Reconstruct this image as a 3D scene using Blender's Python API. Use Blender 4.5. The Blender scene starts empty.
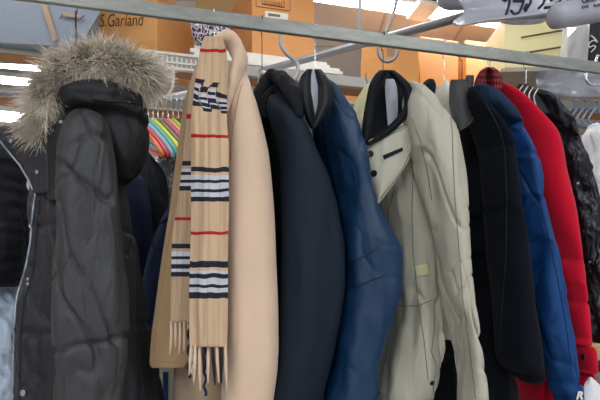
import bpy, bmesh, math, random
from mathutils import Vector, noise
from mathutils.bvhtree import BVHTree
random.seed(7)
S = bpy.context.scene
COL = S.collection
F = 450.0; HX = 300.0; HY = 280.0; CZ = 1.25
TH = math.radians(13.18)
E = Vector((math.cos(TH), math.sin(TH), 0)); N = Vector((-math.sin(TH), math.cos(TH), 0))
CAM = Vector((0, 0, CZ))
def at(px, py, Y): return Vector(((px-HX)/F*Y, Y, CZ+(HY-py)/F*Y))
def railY(px): return 1.0/(1-0.00045*px)
def pxof(p): return HX+F*p[0]/p[1]

# ------------------------------------------------------------------ materials
def lin(c):
    c = c/255.0
    return c/12.92 if c <= .04045 else ((c+.055)/1.055)**2.4
def rgb(r, g, b): return (lin(r), lin(g), lin(b), 1)
def base(name):
    m = bpy.data.materials.new(name); m.use_nodes = True
    nt = m.node_tree; b = nt.nodes['Principled BSDF']
    return m, nt, b
def coords(nt, scale=(1, 1, 1), kind='Object'):
    tc = nt.nodes.new('ShaderNodeTexCoord'); mp = nt.nodes.new('ShaderNodeMapping')
    mp.inputs['Scale'].default_value = scale
    nt.links.new(tc.outputs[kind], mp.inputs['Vector'])
    return mp.outputs['Vector']
def noise_tex(nt, vec, scale, detail=4, rough=.55, dist=0):
    n = nt.nodes.new('ShaderNodeTexNoise')
    n.inputs['Scale'].default_value = scale; n.inputs['Detail'].default_value = detail
    n.inputs['Roughness'].default_value = rough; n.inputs['Distortion'].default_value = dist
    nt.links.new(vec, n.inputs['Vector']); return n.outputs['Fac']
def mixcol(nt, fac, a, b):
    m = nt.nodes.new('ShaderNodeMix'); m.data_type = 'RGBA'
    if hasattr(fac, 'links'): nt.links.new(fac, m.inputs[0])
    else: m.inputs[0].default_value = fac
    for k, v in ((6, a), (7, b)):
        if hasattr(v, 'links'): nt.links.new(v, m.inputs[k])
        else: m.inputs[k].default_value = v
    return m.outputs[2]
def ramp(nt, fac, stops, mode='LINEAR'):
    r = nt.nodes.new('ShaderNodeValToRGB'); r.color_ramp.interpolation = mode
    e = r.color_ramp.elements
    while len(e) < len(stops): e.new(.5)
    for i, (p, c) in enumerate(stops): e[i].position = p; e[i].color = c
    nt.links.new(fac, r.inputs[0]); return r.outputs['Color']
def bump(nt, b, h, strength, dist=.01, prev=None):
    n = nt.nodes.new('ShaderNodeBump'); n.inputs['Strength'].default_value = strength
    n.inputs['Distance'].default_value = dist
    nt.links.new(h, n.inputs['Height'])
    if prev: nt.links.new(prev, n.inputs['Normal'])
    nt.links.new(n.outputs['Normal'], b.inputs['Normal']); return n.outputs['Normal']
def fabric(name, c, rough=.85, var=.12, weave=900, wr=.35, wscale=9, sheen=0.0, spec=.3, ws=(1, 1, .35), coat=0):
    m, nt, b = base(name)
    v = coords(nt); v2 = coords(nt, ws)
    col = rgb(*c); dk = tuple(x*(1-var*1.6) for x in col[:3])+(1,); lt = tuple(min(1, x*(1+var)) for x in col[:3])+(1,)
    nt.links.new(mixcol(nt, noise_tex(nt, v, 14, 5), dk, lt), b.inputs['Base Color'])
    b.inputs['Roughness'].default_value = rough
    b.inputs['Specular IOR Level'].default_value = spec
    if sheen: b.inputs['Sheen Weight'].default_value = sheen; b.inputs['Sheen Roughness'].default_value = .5
    if coat: b.inputs['Coat Weight'].default_value = coat; b.inputs['Coat Roughness'].default_value = .35
    n1 = bump(nt, b, noise_tex(nt, v2, wscale, 3, .5, .6), wr, .03)
    bump(nt, b, noise_tex(nt, v, weave, 2), .25, .002, n1)
    return m
def plain(name, c, rough=.5, metal=0, var=.08, nscale=20, bumpy=0, spec=.5, alpha=None, trans=0):
    m, nt, b = base(name)
    v = coords(nt)
    col = rgb(*c); dk = tuple(x*(1-var) for x in col[:3])+(1,); lt = tuple(min(1, x*(1+var)) for x in col[:3])+(1,)
    nt.links.new(mixcol(nt, noise_tex(nt, v, nscale, 4), dk, lt), b.inputs['Base Color'])
    b.inputs['Roughness'].default_value = rough; b.inputs['Metallic'].default_value = metal
    b.inputs['Specular IOR Level'].default_value = spec
    if bumpy: bump(nt, b, noise_tex(nt, v, nscale*2, 4), bumpy, .01)
    if trans: b.inputs['Transmission Weight'].default_value = trans
    if alpha is not None: b.inputs['Alpha'].default_value = alpha
    return m
def glow(name, c, s):
    m, nt, b = base(name)
    b.inputs['Base Color'].default_value = rgb(*c)
    b.inputs['Emission Color'].default_value = rgb(*c); b.inputs['Emission Strength'].default_value = s
    return m
M = {}
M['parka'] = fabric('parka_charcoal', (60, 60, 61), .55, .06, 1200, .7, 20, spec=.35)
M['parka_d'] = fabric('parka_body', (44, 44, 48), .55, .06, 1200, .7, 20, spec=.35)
M['hood'] = fabric('hood_black', (36, 36, 38), .6, .06, 1200, .45, 12, spec=.3)
M['zip'] = plain('zip_silver', (150, 160, 172), .35, .4)
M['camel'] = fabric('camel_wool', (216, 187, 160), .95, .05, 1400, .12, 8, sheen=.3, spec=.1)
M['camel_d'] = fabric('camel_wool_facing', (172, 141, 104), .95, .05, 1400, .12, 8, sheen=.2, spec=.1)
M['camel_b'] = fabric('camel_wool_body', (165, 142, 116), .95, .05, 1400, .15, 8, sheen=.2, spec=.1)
M['navy1'] = fabric('navy_poplin', (7, 24, 38), .7, .08, 1200, .5, 8, spec=.3, ws=(1, 1, .3))
M['navyblk'] = fabric('black_collar_cloth', (12, 15, 21), .75, .08, 1200, .4, 12, spec=.25)
M['blueleather'] = fabric('blue_leather', (7, 46, 78), .5, .16, 260, .5, 9, spec=.45)
M['leathercollar'] = fabric('black_leather_collar', (22, 24, 28), .55, .08, 400, .4, 14, spec=.35)
M['lining'] = fabric('grey_satin_lining', (165, 170, 178), .5, .06, 900, .5, 14, spec=.4)
M['beige'] = fabric('beige_cotton', (182, 178, 160), .85, .04, 1200, .5, 11, spec=.2, ws=(1.4, 1.4, .35))
M['cream'] = fabric('cream_cloth', (222, 216, 200), .85, .04, 1200, .3, 11)
M['paleyellow'] = fabric('pale_yellow_cloth', (206, 204, 160), .85, .04, 1200, .3, 11)
M['navydark'] = fabric('midnight_wool', (6, 9, 16), .9, .1, 1300, .25, 8, sheen=.03, spec=.15)
M['navydark2'] = fabric('dark_navy_wool', (6, 11, 21), .9, .1, 1300, .3, 8, sheen=.03, spec=.15)
M['charleather'] = fabric('charcoal_leather', (46, 46, 45), .55, .08, 350, .35, 14, spec=.4)
M['blue'] = fabric('royal_blue_nylon', (7, 62, 118), .6, .06, 1200, .55, 9, spec=.35)
M['bluecollar'] = fabric('blue_nylon_yoke', (14, 38, 66), .7, .06, 1200, .4, 12)
M['red'] = fabric('red_fleece', (192, 14, 42), .95, .05, 1300, .2, 9, sheen=.15, spec=.1)
M['blackleather'] = fabric('black_leather', (24, 27, 34), .42, .1, 300, .8, 22, spec=.5, ws=(1, 1, .6))
M['bgblack'] = fabric('black_puffer_cloth', (17, 20, 30), .7, .08, 900, .4, 12)
M['bgnavy'] = fabric('background_navy', (24, 34, 60), .85, .1, 900, .4, 12)
M['bgblue'] = fabric('background_slate_blue', (36, 54, 86), .85, .1, 900, .4, 12)
M['whitecloth'] = fabric('white_cotton', (226, 224, 224), .85, .03, 900, .6, 16)
M['button'] = plain('button_black', (22, 22, 28), .35)
M['snap'] = plain('snap_silver', (190, 194, 200), .3, .7)
M['seamd'] = plain('seam_dark', (30, 30, 32), .8)
M['seambeige'] = plain('seam_beige', (120, 116, 98), .9)
M['seamnavy'] = plain('seam_navy', (8, 12, 20), .8)
M['railpaint'] = None
m, nt, b = base('grey_green_painted_steel')
v = coords(nt, (1.5, 14, 14))
nt.links.new(ramp(nt, noise_tex(nt, v, 5, 6, .65), [(.3, rgb(128, 130, 122)), (.55, rgb(146, 148, 140)), (.75, rgb(160, 161, 153))]), b.inputs['Base Color'])
b.inputs['Roughness'].default_value = .45; b.inputs['Metallic'].default_value = .25
M['railpaint'] = m
M['railpaint2'] = plain('beige_grey_shelf_steel', (160, 156, 146), .5, .2, .12, 8)
M['chrome'] = plain('chrome_wire', (200, 200, 198), .25, .9)
M['darkwire'] = plain('dark_wire', (40, 40, 42), .4, .6)
M['pipe'] = plain('galvanised_pipe', (168, 168, 172), .38, .7, .1, 10)
M['whiteplastic'] = plain('white_plastic', (218, 214, 200), .4)
M['bluehanger'] = plain('blue_grey_hanger_plastic', (120, 140, 165), .4)
def card(name, c):
    m, nt, b = base(name)
    v = coords(nt, (1, 1, 6))
    col = rgb(*c)
    nt.links.new(mixcol(nt, noise_tex(nt, v, 6, 5), tuple(x*.86 for x in col[:3])+(1,), col), b.inputs['Base Color'])
    b.inputs['Roughness'].default_value = .85
    return m
M['card'] = card('cardboard', (226, 164, 98)); M['card2'] = card('cardboard_orange', (220, 154, 92))
M['card3'] = card('cardboard_brown', (176, 122, 78)); M['cardpale'] = card('cardboard_pale', (208, 172, 118))
M['greybox'] = plain('grey_coated_board', (126, 134, 144), .6, 0, .05, 4)
M['tape'] = plain('brown_tape', (160, 132, 104), .4)
M['ink'] = plain('brown_ink', (104, 62, 34), .8); M['inkb'] = plain('black_ink', (34, 36, 52), .6)
M['paper'] = plain('white_paper', (226, 222, 208), .8, 0, .05, 30)
M['creamcrate'] = plain('cream_plastic', (226, 216, 160), .55, 0, .04, 6)
M['slot'] = plain('slot_shadow_brown', (92, 66, 40), .8)
M['film'] = plain('clear_film', (178, 180, 188), .18, 0, .1, 12, .5, .6)
M['filmthin'] = plain('thin_film', (225, 222, 220), .15, 0, .1, 10, .8, .7, alpha=.42)
M['bag'] = plain('pale_blue_bag', (200, 216, 234), .25, 0, .1, 9, .6, .5)
M['ceil'] = None
m, nt, b = base('ceiling_tile')
br = nt.nodes.new('ShaderNodeTexBrick'); br.offset = 0
br.inputs['Color1'].default_value = rgb(216, 210, 204); br.inputs['Color2'].default_value = rgb(208, 203, 198)
br.inputs['Mortar'].default_value = rgb(176, 172, 168); br.inputs['Scale'].default_value = 1
br.inputs['Brick Width'].default_value = .61; br.inputs['Row Height'].default_value = .61; br.inputs['Mortar Size'].default_value = .012
nt.links.new(coords(nt), br.inputs['Vector']); nt.links.new(br.outputs['Color'], b.inputs['Base Color'])
b.inputs['Roughness'].default_value = .9
M['ceil'] = m
M['wall'] = plain('painted_wall', (200, 194, 184), .9, 0, .03, 3)
M['floor'] = plain('concrete_floor', (176, 172, 164), .7, 0, .12, 3)
M['lamp'] = glow('fluorescent_diffuser', (246, 248, 255), 24)
M['fill_down'] = glow('added_fill_down', (246, 248, 255), 8)
M['fill_up'] = glow('added_fill_up', (246, 248, 255), 5)
M['fixture'] = plain('fixture_white', (230, 230, 228), .5)
# fur: colour read along each hair
m, nt, b = base('fur_fibres')
a = nt.nodes.new('ShaderNodeAttribute'); a.attribute_name = 'fur'
nt.links.new(a.outputs['Color'], b.inputs['Base Color']); b.inputs['Roughness'].default_value = .75
b.inputs['Specular IOR Level'].default_value = .2
M['fur'] = m
M['furskin'] = plain('fur_hide', (92, 80, 66), .95)
# plaids
def scarf_mat(name, bands, reds, dim=1.0):
    """bands: (start, end) rows of black/white check, reds: red lines; in the v coordinate of the strip"""
    m, nt, b = base(name)
    uv = nt.nodes.new('ShaderNodeUVMap'); sp = nt.nodes.new('ShaderNodeSeparateXYZ')
    nt.links.new(uv.outputs[0], sp.inputs[0])
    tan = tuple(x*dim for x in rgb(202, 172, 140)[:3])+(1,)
    blk = rgb(44, 44, 54); wht = rgb(196, 196, 200)
    st = [(0, tan)]
    ev = []
    for s, e in bands:
        h = (e-s)
        for k, (f0, c) in enumerate(((0, blk), (.16, tan), (.24, wht), (.36, blk), (.47, wht), (.62, blk), (.74, wht), (.84, blk), (1.0, tan))):
            ev.append((s+h*f0, c))
    for r in reds: ev += [(r, rgb(176, 38, 44)), (r+.008, tan)]
    ev.sort()
    # several ramps chained because one ramp holds 32 stops
    lo = [(0, tan)]+[q for q in ev if q[0] < .6]; hi = [(0, tan)]+[q for q in ev if q[0] >= .6]
    ca = ramp(nt, sp.outputs['Y'], lo, 'CONSTANT'); cb = ramp(nt, sp.outputs['Y'], hi, 'CONSTANT')
    gt = nt.nodes.new('ShaderNodeMath'); gt.operation = 'GREATER_THAN'; gt.inputs[1].default_value = .6; nt.links.new(sp.outputs['Y'], gt.inputs[0])
    col = mixcol(nt, gt.outputs[0], ca, cb)
    # vertical check: pale and dark warp stripes showing softly everywhere
    wv = ramp(nt, sp.outputs['X'], [(0, (1, 1, 1, 1)), (.2, (.86, .84, .82, 1)), (.25, (1, 1, 1, 1)), (.45, (.8, .78, .78, 1)), (.5, (1, 1, 1, 1)), (.74, (.86, .84, .82, 1)), (.79, (1, 1, 1, 1))], 'CONSTANT')
    mx = nt.nodes.new('ShaderNodeMix'); mx.data_type = 'RGBA'; mx.blend_type = 'MULTIPLY'; mx.inputs[0].default_value = .8
    nt.links.new(col, mx.inputs[6]); nt.links.new(wv, mx.inputs[7])
    nt.links.new(mx.outputs[2], b.inputs['Base Color']); b.inputs['Roughness'].default_value = .95
    b.inputs['Specular IOR Level'].default_value = .1
    bump(nt, b, noise_tex(nt, coords(nt), 700, 2), .3, .002)
    return m
m, nt, b = base('red_black_plaid')
uv = nt.nodes.new('ShaderNodeUVMap')
def chk(scale):
    c = nt.nodes.new('ShaderNodeSeparateXYZ'); nt.links.new(uv.outputs[0], c.inputs[0]); return c
c = chk(1)
def stripe(out, k):
    a_ = nt.nodes.new('ShaderNodeMath'); a_.operation = 'MULTIPLY'; a_.inputs[1].default_value = k; nt.links.new(out, a_.inputs[0])
    f_ = nt.nodes.new('ShaderNodeMath'); f_.operation = 'FRACT'; nt.links.new(a_.outputs[0], f_.inputs[0])
    g_ = nt.nodes.new('ShaderNodeMath'); g_.operation = 'GREATER_THAN'; g_.inputs[1].default_value = .5; nt.links.new(f_.outputs[0], g_.inputs[0]); return g_.outputs[0]
ad = nt.nodes.new('ShaderNodeMath'); ad.operation = 'ADD'
nt.links.new(stripe(c.outputs['X'], 5), ad.inputs[0]); nt.links.new(stripe(c.outputs['Y'], 66), ad.inputs[1])
hf = nt.nodes.new('ShaderNodeMath'); hf.operation = 'MULTIPLY'; hf.inputs[1].default_value = .5; nt.links.new(ad.outputs[0], hf.inputs[0])
nt.links.new(ramp(nt, hf.outputs[0], [(0, rgb(178, 24, 40)), (.4, rgb(92, 20, 32)), (.8, rgb(26, 16, 22))], 'CONSTANT'), b.inputs['Base Color'])
b.inputs['Roughness'].default_value = .95
M['plaid'] = m

# ------------------------------------------------------------------ objects
def link(name, me, mat, parent=None, smooth=True):
    o = bpy.data.objects.new(name, me); COL.objects.link(o)
    if mat: me.materials.append(mat)
    if smooth: me.polygons.foreach_set('use_smooth', [True]*len(me.polygons))
    if parent:
        o.parent = parent
        if parent.type == 'EMPTY': o.location = -parent.location
    return o
def thing(name, label, cat, loc, group=None):
    o = bpy.data.objects.new(name, None); o.empty_display_size = .05; COL.objects.link(o); o.location = loc
    return tag(o, label, cat, group)
def tag(o, label, cat, group=None):
    o['label'] = label; o['category'] = cat
    if group: o['group'] = group
    return o
def struct(o): o['kind'] = 'structure'; return o
def mesh(vs, fs):
    me = bpy.data.meshes.new('m'); me.from_pydata([tuple(v) for v in vs], [], fs); me.update(); return me
def interp(rows, y, k):
    """cubic hermite through rows (sorted on [0])"""
    n = len(rows)
    if y <= rows[0][0]: return rows[0][k]
    if y >= rows[-1][0]: return rows[-1][k]
    for i in range(n-1):
        if rows[i][0] <= y <= rows[i+1][0]: break
    y0, y1 = rows[i][0], rows[i+1][0]; p0, p1 = rows[i][k], rows[i+1][k]
    def sl(j):
        if j <= 0: return (rows[1][k]-rows[0][k])/(rows[1][0]-rows[0][0])
        if j >= n-1: return (rows[-1][k]-rows[-2][k])/(rows[-1][0]-rows[-2][0])
        a = (rows[j][k]-rows[j-1][k])/(rows[j][0]-rows[j-1][0]); c = (rows[j+1][k]-rows[j][k])/(rows[j+1][0]-rows[j][0])
        return 0 if a*c <= 0 else 2*a*c/(a+c)
    h = y1-y0; t = (y-y0)/h; m0, m1 = sl(i)*h, sl(i+1)*h
    return (2*t**3-3*t**2+1)*p0+(t**3-2*t**2+t)*m0+(-2*t**3+3*t**2)*p1+(t**3-t**2)*m1
BV = {}
def loft(name, rows, Yc, mat, parent=None, u=(.3, -.95), b=.06, fold=.004, ff=(14, 3), seams=(), puff=0, n=96, step=2.5, sq=2.3, kz=.6, seed=0, cre=1.0, diag=.35):
    """closed cloth volume: horizontal rings whose left and right silhouettes pass through rows (py, xl, xr[, b])"""
    rows = [(tuple(r)+((b,) if len(r) < 4 else ()))[:5]+((0,) if len(r) < 5 else ()) for r in rows]; Y_0 = Yc
    U = Vector((u[0], u[1], 0)).normalized(); V = Vector((-U.y, U.x, 0))
    y0, y1 = rows[0][0], rows[-1][0]; m_ = max(8, int((y1-y0)/step))
    vs = []; vy = []; ts = [2*math.pi*j/n for j in range(n)]
    def se(c): return math.copysign(abs(c)**(2/sq), c)
    prof = [(se(math.cos(t)), se(math.sin(t))) for t in ts]
    for i in range(m_+1):
        py = y0+(y1-y0)*i/m_
        xl, xr, bb = interp(rows, py, 1), interp(rows, py, 2), interp(rows, py, 3); Yc = Y_0+interp(rows, py, 4)
        cx = ((xl+xr)/2-HX)/F*Yc; a = max(.002, (xr-xl)/2/F*Yc)
        for it in range(14):
            pr = [pxof((cx+U.x*bb*c+V.x*a*s, Yc+U.y*bb*c+V.y*a*s)) for c, s in prof[::3]]
            L, R = min(pr), max(pr)
            cx -= ((L+R)-(xl+xr))/2/F*Yc*.9
            dw = ((xr-xl)-(R-L))/2/F*Yc
            a += dw*.8
            amin = min(.012, (xr-xl)/2/F*Yc*.6)
            if a < amin: a = amin; bb *= .88
        Ys = Yc-kz*bb*abs(U.y)
        z = CZ+(HY-py)/F*Ys
        for c, s in prof:
            vs.append(Vector((cx+U.x*bb*c+V.x*a*s, Yc+U.y*bb*c+V.y*a*s, z))); vy.append(py)
    # cloth folds
    off = Vector((seed*7.3, seed*3.1, seed*1.7))
    R_ = m_+1; out = []
    for i in range(R_):
        ring = vs[i*n:(i+1)*n]; c = sum(ring, Vector())/n
        fade = min(1, i/6, 1)
        for j in range(n):
            p = ring[j]; d = (ring[(j+1) % n]-ring[j-1]); nr = Vector((d.y, -d.x, 0))
            if nr.length > 1e-9: nr.normalize()
            if nr.dot(p-c) < 0: nr = -nr
            q = Vector((p.x*ff[0], p.y*ff[0], p.z*ff[1]))+off
            w = noise.noise(q)+.5*noise.noise(q*2.1+Vector((p.z*2.4, 0, 0)))
            dsp = fold*w*2.2
            q2 = Vector(((p.x+p.z*diag)*ff[0]*1.1, p.y*ff[0]*.8, (p.z-p.x*diag)*ff[1]*1.3))+off*2
            rdg = max(0, 1-abs(noise.noise(q2))*7)**2*max(0, min(1, .5+noise.noise(q2*.6+off)*2.2))
            q3 = Vector(((p.x-p.z*diag*1.6)*ff[0]*1.6, p.y*ff[0], (p.z+p.x*diag)*ff[1]*2.4))-off
            rdg += .6*max(0, 1-abs(noise.noise(q3))*7)**2*max(0, min(1, noise.noise(q3*.5-off)*2.4))
            dsp -= fold*rdg*1.5*cre
            py = vy[i*n+j]
            if seams:
                best = 1e9
                for sy, sl in seams:
                    best = min(best, abs(py-(sy+sl*(pxof(p)-60))+4*noise.noise(p*26)))
                g = math.exp(-(best/3.2)**2)
                dsp -= puff*g
                dsp += puff*.55*noise.noise(Vector((p.x*60, p.y*60, p.z*16))+off)*math.exp(-(best/16)**2)
            out.append(p+nr*dsp*fade)
    fs = []
    for i in range(m_):
        for j in range(n):
            fs.append((i*n+j, i*n+(j+1) % n, (i+1)*n+(j+1) % n, (i+1)*n+j))
    # rounded caps
    for end, i in ((0, 0), (1, m_)):
        ring = out[i*n:(i+1)*n]; c = sum(ring, Vector())/n
        dz = .004 if end == 0 else 0
        k = len(out); out.extend([c+(p-c)*.55+Vector((0, 0, dz)) for p in ring]); out.append(c+Vector((0, 0, dz*1.3)))
        for j in range(n):
            j2 = (j+1) % n
            fs.append((i*n+j2, i*n+j, k+j, k+j2) if end == 0 else (i*n+j, i*n+j2, k+j2, k+j))
            fs.append((k+j2, k+j, k+n) if end == 0 else (k+j, k+j2, k+n))
    me = mesh(out, fs)
    o = link(name, me, mat, parent)
    BV[o.name] = BVHTree.FromPolygons(out, fs)
    return o
def sheet(name, rows, Y, mat, parent=None, thick=.004, bulge=.0, fold=.002, ff=(20, 5), nu=28, step=2.5, seed=0, YR=None, uvf=None):
    """draped cloth or film panel with real thickness. rows (py, xl, xr[, dY])"""
    rows = [tuple(r)+((0,) if len(r) < 4 else ()) for r in rows]
    y0, y1 = rows[0][0], rows[-1][0]; m_ = max(4, int((y1-y0)/step)); YR = Y if YR is None else YR
    off = Vector((seed*5.3, seed*2.1, seed*3.7)); fr = []; bk = []; uvs = []
    for i in range(m_+1):
        py = y0+(y1-y0)*i/m_; xl, xr, dy = interp(rows, py, 1), interp(rows, py, 2), interp(rows, py, 3)
        for j in range(nu+1):
            t = j/nu
            y = Y+(YR-Y)*t+dy-bulge*math.sin(math.pi*t)
            p = at(xl+(xr-xl)*t, py, y)
            w = noise.noise(Vector((p.x*ff[0], 0, p.z*ff[1]))+off)+.5*noise.noise(Vector((p.x*ff[0]*2.2, 0, p.z*ff[1]*1.7))+off)
            p = p+(CAM-p).normalized()*fold*w*1.5
            fr.append(p); edge = math.sin(math.pi*min(1, max(0, t)))**.35 if 0 < t < 1 else 0
            bk.append(p-(CAM-p).normalized()*thick*(.25+.75*edge)); uvs.append(uvf(t, py) if uvf else (t, py/400))
    K = len(fr); vs = fr+bk; fs = []; w_ = nu+1
    for i in range(m_):
        for j in range(nu):
            a = i*w_+j; fs.append((a, a+w_, a+w_+1, a+1)); fs.append((K+a, K+a+1, K+a+w_+1, K+a+w_))
    for j in range(nu):
        fs.append((j, j+1, K+j+1, K+j)); a = m_*w_+j; fs.append((a+1, a, K+a, K+a+1))
    for i in range(m_):
        a = i*w_; fs.append((a+w_, a, K+a, K+a+w_)); a += nu; fs.append((a, a+w_, K+a+w_, K+a))
    me = mesh(vs, fs); ul = me.uv_layers.new(name='UVMap')
    for l in me.loops: ul.data[l.index].uv = uvs[l.vertex_index % K]
    o = link(name, me, mat, parent); BV[o.name] = BVHTree.FromPolygons(vs, fs)
    return o
def tube_mesh(pts, r, ns=8, closed=False, flat=1.0, radii=None):
    pts = [Vector(p) for p in pts]; vs = []; fs = []
    up = Vector((0, 0, 1)); prev = None
    for i, p in enumerate(pts):
        d = (pts[min(i+1, len(pts)-1)]-pts[max(i-1, 0)]).normalized()
        if prev is None:
            s = d.cross(up)
            if s.length < .1: s = d.cross(Vector((1, 0, 0)))
        else: s = prev-d*prev.dot(d)
        s.normalize(); prev = s; t = s.cross(d)
        rr = radii[i] if radii else r
        for k in range(ns):
            a = 2*math.pi*k/ns; vs.append(p+s*math.cos(a)*rr+t*math.sin(a)*rr*flat)
    for i in range(len(pts)-1):
        for k in range(ns): fs.append((i*ns+k, i*ns+(k+1) % ns, (i+1)*ns+(k+1) % ns, (i+1)*ns+k))
    fs.append(tuple(reversed(range(ns)))); fs.append(tuple((len(pts)-1)*ns+k for k in range(ns)))
    return vs, fs
def smooth_path(pts, k=6):
    out = []
    P = [Vector(p) for p in pts]; P = [2*P[0]-P[1]]+P+[2*P[-1]-P[-2]]
    for i in range(1, len(P)-2):
        for j in range(k):
            t = j/k; a, b, c, d = P[i-1], P[i], P[i+1], P[i+2]
            out.append(.5*((2*b)+(c-a)*t+(2*a-5*b+4*c-d)*t*t+(3*b-a-3*c+d)*t**3))
    out.append(P[-2]); return out
def tube(name, pts, r, mat, parent=None, ns=10, flat=1.0, smooth=True, radii=None, crump=0):
    pts = smooth_path(pts) if smooth else pts
    if radii: radii = [interp([(i, q) for i, q in enumerate(radii)], i*(len(radii)-1)/(len(pts)-1), 1) for i in range(len(pts))]
    vs, fs = tube_mesh(pts, r, ns, flat=flat, radii=radii)
    if crump:
        vs = [v+crump*(Vector(noise.noise_vector(v*26))+.8*Vector(noise.noise_vector(v*60))) for v in vs]
    return link(name, mesh(vs, fs), mat, parent)
def hit(o, px, py):
    d = (at(px, py, 1)-CAM).normalized()
    loc, nrm, idx, dist = BV[o.name].ray_cast(CAM, d)
    return (loc, nrm if nrm and nrm.dot(d) < 0 else (-nrm if nrm else None)) if loc else (None, None)
def seam(name, o, pts, mat, r=.0012, parent=None, lift=.0006):
    """stitched or zipped line lying on the cloth o, following pixels pts"""
    dense = []
    for a, b_ in zip(pts, pts[1:]):
        k = max(2, int(math.hypot(b_[0]-a[0], b_[1]-a[1])/2.5))
        dense += [(a[0]+(b_[0]-a[0])*t/k, a[1]+(b_[1]-a[1])*t/k) for t in range(k)]
    dense.append(pts[-1]); P = []
    for q in dense:
        l, nn = hit(o, *q)
        if l: P.append(l+nn*lift)
    if len(P) < 2: return None
    vs, fs = tube_mesh(P, r, 6)
    return link(name, mesh(vs, fs), mat, parent or o)
def disc(name, o, px, py, r, mat, parent=None, th=.002, holes=0):
    l, nn = hit(o, px, py)
    if not l: return None
    zq = nn.to_track_quat('Z', 'Y').to_matrix(); vs = []; fs = []; n = 20
    prof = [(r, 0), (r, th*.7), (r*.85, th), (r*.6, th*.75), (r*.25, th*.75)]
    for rr, h in prof:
        for k in range(n):
            a = 2*math.pi*k/n; vs.append(l+zq @ Vector((rr*math.cos(a), rr*math.sin(a), h)))
    for i in range(len(prof)-1):
        for k in range(n): fs.append((i*n+k, i*n+(k+1) % n, (i+1)*n+(k+1) % n, (i+1)*n+k))
    fs.append(tuple((len(prof)-1)*n+k for k in range(n)))
    return link(name, mesh(vs, fs), mat, parent or o)
def patch(name, o, poly, mat, parent=None, lift=.003):
    """flap lying on cloth o: poly = (tl, tr, br, bl) pixels"""
    tl, tr, br, bl = poly; nu, nv = 12, 12; fr = []; bk = []
    for i in range(nv+1):
        for j in range(nu+1):
            s, t = j/nu, i/nv
            x = (tl[0]*(1-s)+tr[0]*s)*(1-t)+(bl[0]*(1-s)+br[0]*s)*t; y = (tl[1]*(1-s)+tr[1]*s)*(1-t)+(bl[1]*(1-s)+br[1]*s)*t
            l, nn = hit(o, x, y)
            if not l: return None
            fr.append(l+nn*lift); bk.append(l-nn*.001)
    K = len(fr); w = nu+1; fs = []
    for i in range(nv):
        for j in range(nu): a = i*w+j; fs.append((a, a+w, a+w+1, a+1)); fs.append((K+a, K+a+1, K+a+w+1, K+a+w))
    for j in range(nu): fs.append((j, j+1, K+j+1, K+j)); a = nv*w+j; fs.append((a+1, a, K+a, K+a+1))
    for i in range(nv): a = i*w; fs.append((a+w, a, K+a, K+a+w)); a += nu; fs.append((a, a+w, K+a+w, K+a))
    return link(name, mesh(fr+bk, fs), mat, parent or o)
def boxv(P, e, n, w, d, h, inset=0):
    """box from corner P along e (w), n (d), up h"""
    z = Vector((0, 0, 1)); v = [P, P+e*w, P+e*w+n*d, P+n*d]; v += [q+z*h for q in v]
    return v, [(3, 2, 1, 0), (4, 5, 6, 7), (0, 1, 5, 4), (1, 2, 6, 5), (2, 3, 7, 6), (3, 0, 4, 7)]
def bevel(o, w=.003, seg=2):
    md = o.modifiers.new('bevel', 'BEVEL'); md.width = w; md.segments = seg; md.limit_method = 'ANGLE'; return o
def box(name, P, w, d, h, mat, parent=None, yaw=TH, bv=.003):
    e = Vector((math.cos(yaw), math.sin(yaw), 0)); n = Vector((-math.sin(yaw), math.cos(yaw), 0))
    v, f = boxv(Vector(P), e, n, w, d, h)
    o = link(name, mesh(v, f), mat, parent, smooth=False)
    if bv: bevel(o, bv)
    return o
def flatpoly(name, pts, mat, parent, th=.0015):
    """thin plate (label, ink mark) of polygon pts (world), thickness away from camera"""
    P = [Vector(p) for p in pts]; nn = (P[1]-P[0]).cross(P[2]-P[0]).normalized()
    if nn.dot(CAM-P[0]) > 0: nn = -nn
    k = len(P); vs = P+[p+nn*th for p in P]
    fs = [tuple(range(k)), tuple(reversed(range(k, 2*k)))]+[(i, (i+1) % k, k+(i+1) % k, k+i) for i in range(k)]
    return link(name, mesh(vs, fs), mat, parent, smooth=False)
def text_on(name, body, P, yaw, size, mat, parent, shear=0, tilt=0, bold=0, up=0, sy=1):
    cu = bpy.data.curves.new('t', 'FONT'); cu.body = body; cu.size = size; cu.shear = shear; cu.extrude = .0006; cu.offset = bold
    t = bpy.data.objects.new('t', cu); COL.objects.link(t)
    dg = bpy.context.evaluated_depsgraph_get(); me = bpy.data.meshes.new_from_object(t.evaluated_get(dg))
    COL.objects.unlink(t); bpy.data.objects.remove(t)
    from mathutils import Matrix
    me.transform(Matrix.Translation(P) @ Matrix.Rotation(yaw, 4, 'Z') @ Matrix.Rotation(math.radians(90)+up, 4, 'X') @ Matrix.Rotation(tilt, 4, 'Z') @ Matrix.Diagonal((1, sy, 1, 1)))
    me.materials.clear()
    return link(name, me, mat, parent, smooth=False)
def planept(P, yaw, px, py):
    """pixel -> point on the vertical plane through P with direction yaw"""
    n = Vector((-math.sin(yaw), math.cos(yaw), 0)); d = at(px, py, 1)-CAM
    return CAM+d*((P-CAM).dot(n)/d.dot(n))

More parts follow.
